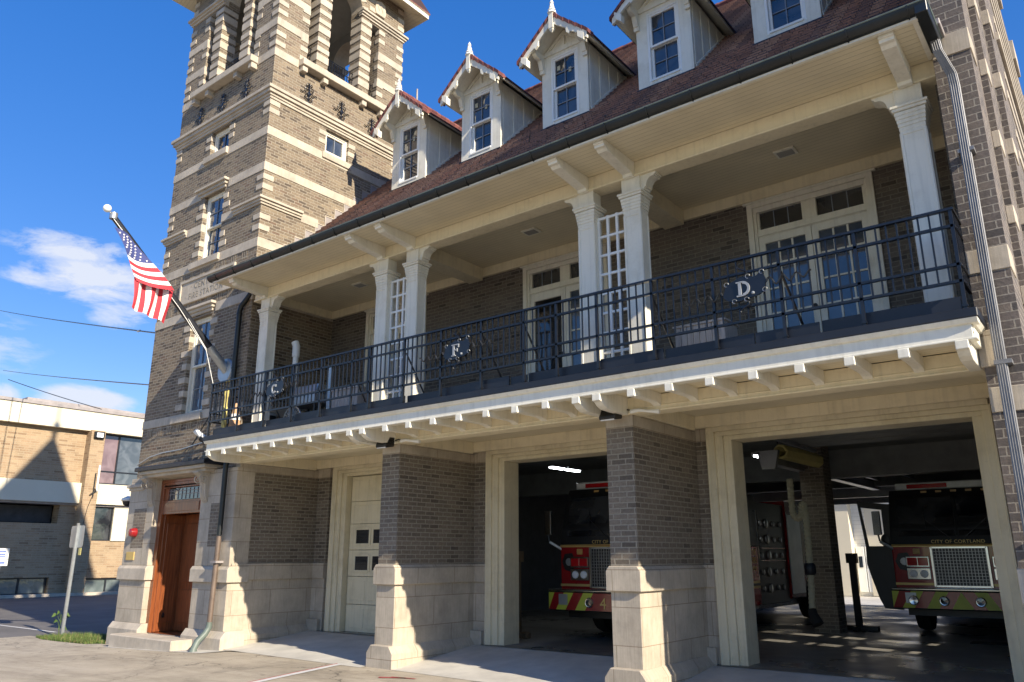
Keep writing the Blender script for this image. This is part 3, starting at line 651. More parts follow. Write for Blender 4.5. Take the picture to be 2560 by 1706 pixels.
RF = b.build('tower_roof', FS)
MB().lathe([(.12, 21.6), (.1, 21.8), (.2, 21.9), (.05, 22.1), (.03, 23.0), (.005, 23.1)], (TCX, TCY, 0), 'lead', 10).build('finial', RF, smooth=True)

# ---- tower base stage with the entrance
b = MB()
zt = 3.28
b.wall('Y', .05, -1, -9.05, -7.24, -.2, zt, [(-8.94, -7.36, .12, 3.12)], .58, 'stone_j', 'mahog')
def buttress(x0, x1, y0, brick_x):
    b.box(x0, x1, y0, .3, .30, 1.15, 'stone_j', skip='')
    b.prism([(.31, 1.15), (y0 - .05, 1.15), (y0 - .05, 1.38), (y0 - .01, 1.44), (.31, 1.44)], 'X', x0 - .05, x1 + .05, 'stone')
    b.prism([(.31, -.25), (y0 - .09, -.25), (y0 - .09, .18), (y0 - .002, .30), (.31, .30)], 'X', x0 - .08, x1 + .08, 'stone')
    b.box(x0, x1, y0, .3, 1.44, zt, 'stone_j')
    b.box(brick_x[0], brick_x[1], y0 - .004, .2, 1.80, 2.62, 'brick_pier')
buttress(-10.13, -9.05, -.10, (-9.85, -9.33))
buttress(-7.24, -6.06, -.10, (-6.86, -6.42))
for z0, z1, p in ((3.02, 3.08, .03), (3.08, 3.15, .07)): b.box(-10.13 - p, -9.55, -.1 - p, .3, z0, z1, 'stone')
b.box(-10.13, -9.05, .3, 1.0, -.25, zt, 'stone_j')
BASE = b.build('tower_base', FS, bev=.006)
# entrance: frame, jamb panels, transom, door
b = MB()
b.box(-9.05, -8.93, .02, .12, .13, 3.2, 'mahog'); b.box(-7.36, -7.24, .02, .12, .13, 3.2, 'mahog'); b.box(-8.93, -7.36, .02, .12, 3.02, 3.2, 'mahog')
b.box(-8.93, -7.36, .03, .16, 2.48, 2.76, 'mahog'); b.box(-8.8, -7.5, .015, .1, 2.53, 2.71, 'mahog')
b.box(-8.93, -8.78, .05, .16, 2.76, 3.02, 'mahog'); b.box(-7.51, -7.36, .05, .16, 2.76, 3.02, 'mahog')
for k in range(3): b.box(-8.93, -7.36, .02 - .008 * k, .1, 3.04 + .05 * k, 3.08 + .05 * k, 'mahog')
b.box(-8.935, -8.90, .10, .56, .13, 2.48, 'mahog'); b.box(-8.91, -8.885, .17, .50, .30, 2.3, 'mahog')
DR = b.build('entrance_door', FS, bev=.005)
d = MB().box(-8.92, -7.34, .56, .61, .13, 2.5, 'mahog')
for (x0, x1) in ((-8.8, -8.2), (-8.05, -7.45)):
    for (z0, z1) in ((.3, .95), (1.1, 2.3)): d.box(x0, x1, .545, .57, z0, z1, 'mahog')
d.build('door_leaf', DR, bev=.006)
g = MB().box(-8.78, -7.51, .08, .1, 2.77, 3.01, 'glass'); TRN = g.build('transom_glass', DR)
ld = MB()
for i in range(9): ld.box(-8.74 + i * .15, -8.732 + i * .15, .068, .082, 2.78, 3.0, 'lead')
ld.box(-8.78, -7.51, .066, .08, 2.88, 2.888, 'lead'); ld.box(-8.78, -7.51, .066, .08, 2.95, 2.958, 'lead'); ld.build('leading', DR)
MB().lathe([(.0, -.05), (.05, -.045), (.055, -.01), (.03, 0)], (-8.90, .3, .45), 'black', 12, 'Y').build('door_stop', DR, smooth=True)
# hood on scrolled consoles
b = MB()
for z0, z1, p in ((3.24, 3.30, .20), (3.30, 3.37, .27), (3.37, 3.45, .33)): b.box(-9.42 + .33 - p, -6.72 - .33 + p, -.1 - p, .06, z0, z1, 'slate_metal' if z0 > 3.35 else 'stone')
b.prism([(-.43, 3.45), (.06, 3.45), (.06, 3.52), (-.38, 3.47)], 'X', -9.42, -6.72, 'slate_metal')
b.build('door_hood', BASE, bev=.006)
def console(x):
    pr = []
    for i in range(13):
        t = i / 12; z = 3.22 - .62 * t; y = -.36 + .30 * (t ** .7) + .035 * math.sin(t * 2 * PI); pr.append((y, z))
    poly = [(-.08, 3.24)] + [(-.36, 3.24)] + pr + [(-.08, 2.6)]
    c = MB().prism(poly, 'X', x - .1, x + .1, 'stone')
    for s in (-1, 1):
        pts = []
        for i in range(22):
            a = i / 21 * 3.6 * PI; r = .105 * (1 - i / 24); pts.append((x + s * .1, -.23 + r * math.cos(a), 3.09 + r * math.sin(a)))
        c.tube(pts, .014, 'stone', 5)
    for k in (-.05, 0, .05): c.tube([(x + k, y - .004, z) for y, z in pr], .012, 'stone', 5)
    c.build('scroll_console', BASE)
console(-9.17); console(-7.10)
MB().box(-9.95, -9.62, -.12, -.095, 1.55, 1.72, 'gold').build('small_plaque', BASE, bev=.004)
STEP = MB().box(-9.25, -6.9, -.60, -.1, -.2, .13, 'stone').build('door_step', BASE, bev=.02)
# ================================================================== GROUND FLOOR FRONT
ZC0, ZC1, ZB0, ZB1 = 1.19, 1.49, 3.197, 3.352
def pier(name, x0, x1, y1):
    b = MB(); b.box(x0, x1, 0, y1, ZC1 - .02, ZB0, 'brick_pier')
    o = b.build(name, FS, bev=.004)
    s = MB(); s.box(x0 - .004, x1 + .004, -.004, y1, ZB0, ZB1, 'stone_j'); s.build('cap_band', o, bev=.004)
    s = MB(); s.box(x0 - .004, x1 + .004, -.004, y1, .30, ZC0, 'stone_j'); s.build('stone_shaft', o, bev=.004)
    s = MB(); p = .05
    s.prism([(x0 - p, ZC0), (x1 + p, ZC0), (x1 + p, ZC1 - .06), (x1 + .006, ZC1), (x0 - .006, ZC1), (x0 - p, ZC1 - .06)], 'Y', -p, y1, 'stone_j'); s.build('stone_course', o, bev=.01)
    s = MB(); p = .09
    s.prism([(x0 - p, -.05), (x1 + p, -.05), (x1 + p, .21), (x1 + .008, .32), (x0 - .008, .32), (x0 - p, .21)], 'Y', -p, y1, 'stone_j')
    s.build('plinth', o, bev=.012)
    return o
pier('brick_pier', -2.13, -1.735, 1.84); pier('brick_pier', 2.10, 2.495, 1.84)
def sidewall(x0, x1, y0, y1):
    b = MB(); b.box(x0, x1, y0, y1, ZC1, ZB0, 'brick_pier'); b.box(x0 - .0, x1 + .003, y0, y1, ZB0, ZB1, 'stone_j'); b.box(x0, x1 + .003, y0, y1, .3, ZC0, 'stone_j')
    b.box(x0, x1 + .05, y0 - .03, y1, ZC0, ZC1, 'stone_j'); b.prism([(x0, -.1), (x1 + .09, -.1), (x1 + .09, .21), (x1 + .006, .32), (x0, .32)], 'Y', y0 - .06, y1, 'stone_j')
    return b.build('side_wall', FS, bev=.005)
sidewall(-6.24, -6.08, -.03, 1.84)
# inner pilasters beside the openings (front face in the plane of the frames)
for (x0, x1) in ((-6.24, -5.70), (-2.6, -1.46), (1.86, 2.665), (6.215, 6.45)):
    b = MB()
    b.box(x0, x1, 1.84, 2.4, ZC1, ZB0, 'brick_pier'); b.box(x0, x1 + .003, 1.835, 2.4, ZB0, 3.38, 'stone_j'); b.box(x0, x1 + .003, 1.837, 2.4, .1, ZC0, 'stone_j'); b.box(x0, x1 + .0, 1.80, 2.4, ZC0, ZC1, 'stone_j')
    b.box(x0, x1 - .04, 1.76, 1.9, .1, .42, 'stone_j')
    b.build('inner_pilaster', FS, bev=.005)
# casings of the three vehicle openings
def casing(x0, x1, zt=3.2):
    b = MB()
    for i, (o, y) in enumerate(((.34, 1.80), (.22, 1.845), (.11, 1.89))):
        i_ = (.22, .11, 0)[i]; 
        b.box(x0 - o, x0 - i_, y, 2.3, .1, zt + i_ * .55, 'paint_d'); b.box(x1 + i_, x1 + min(o, .20 if x1 > 5 else o), y, 2.3, .1, zt + i_ * .55, 'paint_d')
        b.box(x0 - o, x1 + min(o, .20 if x1 > 5 else o), y, 2.3, zt + i_ * .55, zt + o * .55, 'paint_d')
        b.box(x0 - o + .0, x0 - o + .025, y - .012, y + .02, .1, zt + o * .55 - .02, 'paint_d')
    b.build('opening_casing', FS, bev=.006)
casing(-5.22, -3.10); casing(-1.11, 1.50); casing(3.01, 6.01)
# sectional door in the first bay
b = MB(); seams = [.2, .714, 1.235, 1.739, 2.244, 2.686, 3.19]
wn = []
for z0, z1 in zip(seams, seams[1:]):
    b.box(-5.20, -3.10, 2.02, 2.07, z0 + .004, z1 - .004, 'paint_d')
    if not 1.2 < z0 < 2.0:
        for k in range(4): b.box(-5.10 + k * .5, -4.68 + k * .5, 2.012, 2.03, z0 + .08, z1 - .08, 'paint_d')
for zc in (1.487, 1.995):
    for k in range(4):
        x = -4.80 + k * .5; wn.append((x, zc))
        for e in ((-.24, -.185, -.16, .16), (.185, .24, -.16, .16), (-.185, .185, .13, .18), (-.185, .185, -.18, -.13)): b.box(x + e[0], x + e[1], 2.0, 2.03, zc + e[2], zc + e[3], 'paint_d')
GD = b.build('garage_door', FS, bev=.005)
for x, zc in wn: MB().box(x - .185, x + .185, 2.009, 2.022, zc - .13, zc + .13, 'glass_dark').build('door_window', GD)
MB().box(-5.2, -3.1, 2.0, 2.08, .19, .212, 'rubber').build('door_seal', GD)
# ---- beam, bay ceilings and fascias
XL, XR = -6.09, 6.45
b = MB()
b.box(XL, XR, -.06, .20, ZB1, 3.56, 'paint_y')
for z0, z1, y in ((3.352, 3.375, -.075), (3.405, 3.425, -.07)): b.box(XL, XR, y, -.05, z0, z1, 'paint_y')
b.box(XL, XR, .20, 1.80, 3.56, 3.62, 'bead')
for (x0, x1) in ((-6.08, -2.13), (-1.735, 2.10), (2.495, 6.42)):
    b.box(x0, x1, 1.74, 1.80, 3.386, 3.56, 'paint_y'); b.box(x0, x0 + .05, .20, 1.74, 3.356, 3.56, 'paint_y'); b.box(x1 - .05, x1, .20, 1.74, 3.356, 3.56, 'paint_y')
b.box(-6.2, 6.45, 1.80, 2.2, 3.385, 3.7, 'paint_y')
b.build('balcony_beam', FS, bev=.006)
# ---- balcony floor, fascia and brackets
b = MB()
b.box(-6.19, 6.46, -.70, -.06, 3.565, 3.60, 'bead')
b.box(-6.19, 6.46, -.72, -.64, 3.515, 3.68, 'paint')
b.prism([(-.72, 3.655), (-.745, 3.66), (-.775, 3.705), (-.64, 3.705), (-.64, 3.655)], 'X', -6.23, 6.52, 'paint'); b.box(-6.22, 6.49, -.732, -.6, 3.51, 3.53, 'paint')
b.box(6.40, 6.462, -.64, -.25, 3.515, 3.70, 'paint'); b.prism([(6.462, 3.655), (6.485, 3.66), (6.52, 3.705), (6.40, 3.705), (6.40, 3.655)], 'Y', -.72, -.25, 'paint')
b.build('balcony_fascia', FS, bev=.004)
MB().box(-6.24, 6.53, -.78, 2.09, 3.705, 3.795, 'slate_metal').build('balcony_floor', FS, bev=.008)
SB = MB().prism([(-.74, 3.512), (-.74, 3.425), (-.73, 3.42), (-.60, 3.435), (-.22, 3.44), (-.15, 3.43), (-.055, 3.40), (-.055, 3.566), (-.64, 3.566), (-.64, 3.512)], 'X', -.05, .05, 'paint').mesh('small_bracket')
for x0 in (-5.60, -1.316, 2.898):
    for i in range(7): place(SB, 'small_bracket', FS, (x0 + i * .4945, 0, 0), .005)
BB = MB().prism([(-.745, 3.512), (-.745, 3.43), (-.70, 3.42), (-.64, 3.38), (-.56, 3.35), (-.40, 3.345), (-.055, 3.345), (-.055, 3.566), (-.64, 3.566), (-.64, 3.512)], 'X', -.055, .055, 'paint').mesh('large_bracket')
for x in (-6.10, -2.125, -1.825, 2.12, 2.42, 6.36): place(BB, 'large_bracket', FS, (x, 0, 0), .005)

# ---- railing
RL_, RR_, YR = -6.29, 6.44, -.66
RAIL = thing('balcony_railing', 'x', 'x'); RAIL.parent = FS
for k in ('label', 'category'): del RAIL[k]
b = MB(); b.box(RL_ - .02, RR_ + .02, YR - .025, YR + .025, 4.815, 4.84, 'iron'); b.box(RR_ - .02, RR_ + .02, YR + .025, -.21, 4.815, 4.84, 'iron'); b.box(RL_ - .02, RL_ + .02, YR + .025, -.02, 4.815, 4.84, 'iron')
b.build('handrail', RAIL)
for z in (4.655, 4.262, 4.095):
    b = MB(); b.box(RL_, RR_, YR - .016, YR + .016, z - .014, z + .014, 'iron'); b.box(RR_ - .014, RR_ + .014, YR, -.21, z - .013, z + .013, 'iron'); b.box(RL_ - .014, RL_ + .014, YR, -.02, z - .013, z + .013, 'iron'); b.build('rail', RAIL)
PM = MB().box(-.016, .016, -.016, .016, 3.79, 4.82, 'iron').box(-.024, .024, -.024, .024, 3.84, 3.86, 'iron').mesh('post')
posts = [-6.28, -5.35, -4.548, -3.757, -2.987, -2.21, -1.79, -1.021, -.253, .515, 1.269, 1.80, 2.42, 3.2, 3.981, 4.749, 5.54, 6.43]
for x in posts: place(PM, 'post', RAIL, (x, YR, 0))
ST_ = MB().tube([(0, 0, 4.6), (.13, .42, 3.8)], .014, 'iron', 6).mesh('stay')
for x in (-4.60, -2.3, -1.0, .53, 1.27, 3.2, 4.75): place(ST_, 'stay', RAIL, (x, YR + .02, 0))
bb = MB()
bb.box(-.008, .008, -.008, .008, 4.085, 4.82, 'iron')
for z in (4.655, 4.262, 4.095): bb.box(-.014, .014, -.021, .021, z - .008, z + .008, 'iron')
BM = bb.mesh('baluster'); xs = []
x = RR_ - .1
while x > RL_ + .06:
    if min(abs(x - p) for p in posts) > .035: xs.append(x)
    x -= .0985
for x in xs[:92]: place(BM, 'baluster', RAIL, (x, YR, 0))
for i in range(5): place(BM, 'baluster', RAIL, (RR_, YR + .08 + i * .06, 0), rot=(0, 0, PI / 2))
rest = MB()
for x in xs[92:]: rest.box(x - .008, x + .008, YR - .008, YR + .008, 4.085, 4.82, 'iron')
for i in range(6): y = YR + .1 + i * .1; rest.box(RL_ - .008, RL_ + .008, y - .008, y + .008, 4.085, 4.82, 'iron')
rest.build('far_balusters', RAIL)['kind'] = 'stuff'
tb = MB(); random.seed(4)
cuts = [-6.2, -5.35, -4.55, -3.76, -3.3, -2.99, -2.21, -1.02, -.3, .2, .98, 1.27, 2.42, 3.3, 3.98, 4.4, 5.1, 6.4]
for a, c in zip(cuts, cuts[1:]):
    dz = random.uniform(-.015, .02); dy = random.uniform(-.02, .03); tb.box(a + .008, c - .008, YR + .06 + dy, YR + .075 + dy, 3.80, 3.955 + dz, 'slate_metal')
tb.box(6.40, 6.415, YR + .08, -.3, 3.8, 3.96, 'slate_metal'); tb.split('toe_board', FS)
# name shields with scrolled rods
def letter_mesh(ch):
    b = MB(); m = 'letter_grey'; d0, d1 = -.012, .004
    def bx(x0, x1, z0, z1): b.box(x0, x1, d0, d1, z0, z1, m)
    if ch == 'F':
        bx(-.045, -.018, -.065, .065); bx(-.065, .0, -.075, -.062); bx(-.065, .055, .062, .075); bx(.042, .055, .03, .062); bx(-.018, .025, -.006, .008); bx(.022, .032, -.022, .022)
    elif ch == 'D':
        bx(-.045, -.016, -.065, .065); bx(-.065, -.0, -.075, -.062); bx(-.065, -.0, .062, .075)
        n = 10; P = lambda r, a: (r * .068 * math.sin(a), r * .0745 * -math.cos(a))
        for i in range(n):
            a0, a1 = PI * i / n, PI * (i + 1) / n; q = [P(1, a0), P(1, a1), P(.66, a1), P(.66, a0)]
            if i in (0, n - 1): pass
            b.prism(q, 'Y', d0, d1, m)
    else:
        n = 14
        for i in range(n):
            a0, a1 = math.radians(45 + 270 * i / n), math.radians(45 + 270 * (i + 1) / n)
            P = lambda r, a: (r * .062 * math.cos(a), r * .072 * math.sin(a)); b.prism([P(1, a0), P(1, a1), P(.62, a1), P(.62, a0)], 'Y', d0, d1, m)
        bx(.032, .046, .03, .066)
    b.lathe([(.0, -.018), (.014, -.012), (.016, 0)], (.095, 0, -.06), m, 8, 'Y')
    return b.mesh('letter')
def shield(x, ch):
    o = [(-.25, -.05), (-.2, .09), (-.1, .12), (-.03, .15), (.08, .13), (.13, .12), (.21, .17), (.25, .06), (.23, -.06), (.15, -.10), (.05, -.11), (-.06, -.13), (-.14, -.12), (-.2, -.10)]
    b = MB().prism(o, 'Y', -.02, .0, 'iron')
    for cx, cz in ((-.2, .09), (.21, .16), (.23, -.05), (-.12, -.12), (.05, .14), (.02, -.12)):
        b.tube([(cx + .025 * math.cos(a), -.018, cz + .025 * math.sin(a)) for a in [i * .7 for i in range(8)]],   .006, 'darkchrome', 5)
    for s in (-1, 1):
        b.tube([(s * (.25 + .022 * i), -.015, .03 * s + .045 * math.sin(i * .95) * (1.15 - i * .02)) for i in range(23)], .011, 'iron', 5)
    def ess(z0, sgn):
        pts = []
        for i in range(16):
            t = i / 15; pts.append((.035 * math.sin(t * 2 * PI) * (1 + t), -.012, z0 + sgn * t * .17))
        b.tube(pts, .009, 'iron', 5)
    ess(.14, 1); ess(-.12, -1)
    o = b.build('name_shield', RAIL, (x, YR - .03, 4.45)); l = place(letter_mesh(ch), 'letter', RAIL, (x - .01, YR - .052, 4.455)); l.scale = (1.15, 1, 1.15)
shield(-4.20, 'C'); shield(.09, 'F'); shield(4.36, 'D')

# ---- columns and lattice screens
cb = MB(); W2, D2 = .13, .215
cb.box(-W2, W2, 0, D2, 3.80, 6.18, 'paint')
for (x0, x1, z0, z1) in ((-W2, -W2 + .03, 3.9, 6.08), (W2 - .03, W2, 3.9, 6.08), (-W2 + .03, W2 - .03, 6.05, 6.08)): cb.box(x0, x1, -.008, .01, z0, z1, 'paint')
for y0, y1 in ((0, .03), (D2 - .03, D2)): cb.box(W2 - .01, W2 + .008, y0, y1, 3.9, 6.08, 'paint'); cb.box(-W2 - .008, -W2 + .01, y0, y1, 3.9, 6.08, 'paint')
n = 5
for i in range(n):
    z = 6.10 + i * .045; p = .004 + .006 * i; cb.box(-W2 - p, W2 + p, -p, D2 + p, z, z + .0448, 'paint')
cb.box(-W2 - .045, W2 + .045, -.045, D2 + .045, 6.33, 6.365, 'paint'); cb.box(-W2 - .06, W2 + .06, -.06, D2 + .06, 6.365, 6.395, 'paint')
CM = cb.mesh('column'); 
kb = MB().box(-W2, W2, -.002, D2, 6.395, 6.62, 'paint').box(-W2 - .012, -W2 + .008, -.006, .02, 6.40, 6.615, 'paint').box(W2 - .008, W2 + .012, -.006, .02, 6.40, 6.615, 'paint').mesh('column_block')
prof = [(0, 6.40), (.06, 6.40), (.065, 6.43), (.09, 6.435)] + [(.09 + .11 * (1 - math.cos(a)) * .9, 6.435 + .13 * math.sin(a)) for a in [i * PI / 2 / 7 for i in range(8)]] + [(.215, 6.565), (.215, 6.585), (.24, 6.585), (.24, 6.62), (0, 6.62)]
KR = MB().prism(prof, 'Y', .02, D2 - .02, 'paint').mesh('corbel'); KL = MB().prism([(-a, c) for a, c in prof], 'Y', .02, D2 - .02, 'paint').mesh('corbel')
YCOL = -.05; CX = [-5.69, -2.28, -1.545, 1.915, 2.655, 6.14]
for i, x in enumerate(CX):
    c = place(CM, 'column', FS, (x, YCOL, 0), .004); k = place(kb, 'column_block', c, (0, 0, 0), .003)
    if i in (0, 2, 4): place(KR, 'corbel', c, (W2, 0, 0))
    if i in (1, 3, 5): place(KL, 'corbel', c, (-W2, 0, 0))
for x0, x1 in ((-2.15, -1.675), (2.045, 2.525)):
    b = MB(); n = 3; w = .038
    for i in range(n + 1): x = x0 + (x1 - x0 - w) * i / n; b.box(x, x + w, .04, .08, 3.81, 6.22, 'white')
    for i in range(9): z = 3.96 + i * .279; z = min(z, 6.2); b.box(x0, x1, .043, .077, z - .018, z + .018, 'white')
    b.build('lattice_screen', FS, bev=.004)
# ---- porch beam, ceiling, cross beams
b = MB(); b.box(-6.06, 6.44, YCOL - .01, .17, 6.62, 6.83, 'paint_y'); b.box(-6.065, 6.445, YCOL - .03, .18, 6.612, 6.645, 'paint_y')
b.build('porch_beam', FS, bev=.006)
b = MB(); b.box(-6.24, 6.42, .17, 2.09, 6.95, 7.0, 'bead'); b.box(-6.24, 6.42, .171, .21, 6.72, 6.95, 'paint_y')
b.box(-6.2, 6.42, 2.02, 2.085, 6.775, 6.95, 'paint_y'); b.box(-6.247, -6.19, .21, 2.02, 6.775, 6.95, 'paint_y')
for x in (-1.91, 2.285): b.box(x - .17, x + .17, .21, 2.02, 6.70, 6.95, 'paint_y')
b.build('porch_ceiling', FS, bev=.005)
for x in (-4.29, .05, 4.40):
    o = MB().box(x - .14, x + .14, 1.06, 1.28, 6.925, 6.952, 'paint').build('ceiling_light', FS, bev=.004); MB().box(x - .105, x + .105, 1.095, 1.245, 6.918, 6.93, 'plaster').build('lens', o)
# ---- porch back wall and doors
YW = 2.09; b = MB()
DC = [-4.19, .085, 4.36]
b.wall('Y', YW, -1, TX1, 6.45, 3.79, 7.0, [(c - .9, c + .9, 3.80, 6.745) for c in DC], .2, 'brick_shade')
b.box(6.40, 6.45, .1, 2.09, 3.8, 7.0, 'brick_shade')
b.build('porch_wall', FS)
for k, c in enumerate(DC):
    b = MB(); y = YW
    for s in (-1, 1): b.box(c + s * .9, c + s * .815, y - .03, y + .1, 3.8, 6.76, 'paint'); b.box(c + s * .815, c + s * .77, y + .0, y + .12, 3.8, 6.68, 'paint')
    b.box(c - .815, c + .815, y - .03, y + .1, 6.68, 6.76, 'paint'); b.box(c - .95, c + .95, y - .05, y - .0, 6.745, 6.775, 'paint'); b.box(c - .77, c + .77, y + .0, y + .12, 6.6, 6.68, 'paint')
    b.box(c - .77, c + .77, y + .02, y + .12, 6.20, 6.32, 'paint'); b.box(c - .105, c + .105, y + .02, y + .12, 6.32, 6.6, 'paint'); b.box(c - .77, c + .77, y - .005, y + .05, 6.21, 6.235, 'paint')
    for s in (-1, 1): b.box(c + s * .77, c + s * .735, y + .03, y + .12, 6.32, 6.6, 'paint')
    fr = b.build('porch_door', FS, bev=.004)
    g = MB()
    for s in (-1, 1):
        a, e = sorted((c + s * .105, c + s * .735)); g.box(a, e, y + .07, y + .08, 6.32, 6.6, 'glass_dark')
    g.build('transom_glass', fr); mt = MB()
    for s in (-1, 1):
        for f in (1, 2): xx = c + s * (.105 + .63 * f / 3); mt.box(xx - .006, xx + .006, y + .06, y + .072, 6.32, 6.6, 'muntin')
    mt.split('transom_bar', fr)
    for s in (-1, 1):
        l = MB(); a, e = sorted((c + s * .004, c + s * .77)); gx0, gx1 = a + .09, e - .09
        gl, zb, zt_ = ('glass_dark', 4.3, 6.06) if (k == 1 and s == -1) else ('glass_blue', 4.62, 6.09)
        l.box(a, gx0, y + .03, y + .09, 3.8, 6.20, 'paint'); l.box(gx1, e, y + .03, y + .09, 3.8, 6.20, 'paint'); l.box(gx0, gx1, y + .03, y + .09, zt_, 6.20, 'paint'); l.box(gx0, gx1, y + .03, y + .09, 3.8, zb, 'paint')
        if not (k == 1 and s == -1):
            for f in (1, 2): xx = gx0 + (gx1 - gx0) * f / 3; l.box(xx - .014, xx + .014, y + .045, y + .085, zb, zt_, 'paint')
            for zz in (5.0, 5.38, 5.76): l.box(gx0, gx1, y + .047, y + .083, zz - .014, zz + .014, 'paint')
        lo = l.build('door_leaf', fr, bev=.003); MB().box(gx0, gx1, y + .064, y + .07, zb, zt_, gl).build('door_glass', fr)
    MB().lathe([(.0, -.06), (.028, -.05), (.03, -.03), (.012, -.02), (.012, .0)], (c - .05, y + .03, 4.99), 'black', 10, 'Y').build('knob', fr, smooth=True)
# ---- soffit, eave brackets, gutters
b = MB(); b.box(-6.20, 6.46, -.94, YCOL - .01, 6.83, 6.86, 'bead'); b.box(-6.20, 6.46, -.945, -.90, 6.80, 6.86, 'paint'); b.box(6.40, 6.46, -.9, -.1, 6.81, 6.86, 'paint'); b.build('eave_soffit', FS)
EM = MB().prism([(-.88, 6.83), (-.88, 6.775), (-.855, 6.77), (-.85, 6.735), (-.80, 6.73), (-.76, 6.70), (-.30, 6.655), (-.14, 6.64), (-.13, 6.60), (-.06, 6.60), (-.06, 6.83)], 'X', -.075, .075, 'paint').mesh('eave_bracket')
for i, x in enumerate(CX): place(EM, 'eave_bracket', FS, (x, 0, 0), .004)
b = MB(); R_ = .095; yc = -1.035 + R_; n = 9
arc = [(yc + R_ * math.cos(PI + PI * i / n), 6.925 + R_ * math.sin(PI + PI * i / n) * 1.05) for i in range(n + 1)]
arc_i = [(yc + (R_ - .012) * math.cos(PI + PI * i / n), 6.925 + (R_ - .012) * math.sin(PI + PI * i / n)) for i in range(n + 1)]
b.prism(arc + arc_i[::-1], 'X', -6.26, 6.54, 'gutter')
b.prism(arc, 'X', -6.27, -6.255, 'gutter'); b.prism(arc, 'X', 6.535, 6.55, 'gutter')
GT = b.build('gutter', FS, smooth=True)
MB().tube([(-6.26, -1.032, 6.93), (6.54, -1.032, 6.93)], .012, 'copper', 6).build('gutter_bead', GT)
b = MB()
for i in range(22):
    x = -6.0 + i * .59; b.tube([(x, yc + (R_ + .006) * math.cos(PI + PI * j / 8 * .75), 6.925 + (R_ + .006) * 1.05 * math.sin(PI + PI * j / 8 * .75)) for j in range(9)], .009, 'gutter', 4)
b.split('gutter_strap', GT)
b = MB()
for i in range(16):
    x = -5.6 + i * .78; b.poly([(x - .05, -.90, 6.985), (x + .05, -.90, 6.985), (x, -.80, 7.06)], 'galv', (0, -1, 1)); b.poly([(x - .05, -.90, 6.985), (x, -.80, 7.06), (x, -.84, 6.99)], 'galv'); b.poly([(x + .05, -.90, 6.985), (x, -.80, 7.06), (x, -.84, 6.99)], 'galv')
b.split('snow_guard', GT)
b = MB(); b.box(6.45, 6.565, -1.03, -.22, 6.80, 6.95, 'gutter'); b.tube([(6.565, -1.03, 6.945), (6.565, -.22, 6.945)], .012, 'copper', 6); b.box(6.44, 6.6, -.5, -.06, 6.95, 7.02, 'lead'); b.build('gutter_return', GT, bev=.006)
# downspouts
def square_spout(name, pts, w, mat, ribs=True):
    b = MB(); b.tube(pts, w * .707, mat, 4)
    if ribs:
        for (dx) in (-.03, -.01, .01, .03): b.tube([(p[0] + dx, p[1] - w / 2, p[2]) for p in pts], .006, mat, 5)
        for (dy) in (-.025, .0, .025): b.tube([(p[0] + w / 2, p[1] + dy, p[2]) for p in pts], .006, mat, 5)
    for z in (5.55, 3.35, 1.7):
        if pts[-1][2] < z < pts[2][2]: x = pts[-2][0]; b.box(x - .07, x + .075, pts[-1][1] - .06, pts[-1][1] + .1, z - .02, z + .02, mat)
    return b.build(name, FS)
square_spout('downspout', [(6.52, -.42, 6.80), (6.53, -.42, 6.68), (6.61, -.32, 6.42), (6.615, -.30, 6.3), (6.58, -.28, 0.1)], .085, 'downspout')
b = MB(); b.tube([(-6.30, -.02, 6.86), (-6.38, -.04, 6.76), (-6.52, -.07, 6.62), (-6.545, -.08, 6.5), (-6.545, -.08, 3.82)], .052, 'gutter', 10)
for z in (6.45, 5.3): b.lathe([(.06, -.02), (.06, .02)], (-6.545, -.08, z), 'gutter', 10)
b.build('downspout', FS, smooth=True)
b = MB(); x = -6.32
b.tube([(-6.3, -.12, 3.62), (-6.3, -.16, 3.45), (-6.33, -.19, 3.32), (-6.33, -.19, 2.0)], .052, 'gutter', 10)
o = b.build('downspout', FS, smooth=True)
b = MB(); b.tube([(-6.33, -.19, 1.99), (-6.36, -.20, .42)], .05, 'brownpipe', 10); b.box(-6.43, -6.25, -.26, -.08, 1.50, 1.54, 'lead'); b.build('lower_pipe', o, smooth=True)
b = MB(); b.tube([(-6.36, -.20, .46), (-6.365, -.20, .36), (-6.37, -.26, .26), (-6.37, -.40, .14), (-6.37, -.46, .02), (-6.37, -.465, -.04)], [.055, .056, .058, .06, .062, .08], 'copper', 10); b.build('pipe_shoe', o, smooth=True)
# ================================================================== ROOF
random.seed(21); b = MB(); XR0, XR1 = TX1 + .005, 6.44
def rz(y): return y + 7.235
nco = 46; y0 = 1.15; yR = 7.9; st_ = (yR - y0) / nco  # tile courses
b.poly([(XR0, -1.0, 6.93), (XR1, -1.0, 6.93), (XR1, y0, rz(y0)), (XR0, y0, rz(y0))], 'tile', (0, -1, 1))
for i in range(nco):
    ya, yb = y0 + i * st_, y0 + (i + 1) * st_; xl = XR0 if yb < TY1 + .02 else -10.2
    h = .04
    x = xl - (0 if i % 2 else .1)
    while x < XR1 - .01:
        x0_, x1_ = max(x, xl), min(x + .205, XR1); x += .205; j = random.gauss(0, .004); k = random.gauss(0, .004); w = random.gauss(0, .007); hh = h + j; kk = h + k
        b.poly([(x0_, ya - h * .3 + w, rz(ya) + w + hh), (x1_ - .003, ya - h * .3 + w, rz(ya) + w + kk), (x1_ - .003, yb + .03, rz(yb) + .036), (x0_, yb + .03, rz(yb) + .036)], 'tile', (0, -1, 1))
        b.poly([(x0_, ya - h * .3 + w, rz(ya) + w + hh), (x1_ - .003, ya - h * .3 + w, rz(ya) + w + kk), (x1_ - .003, ya + w, rz(ya) + w - .006), (x0_, ya + w, rz(ya) + w - .006)], 'tile_lip_lit', (0, -1, -.2))
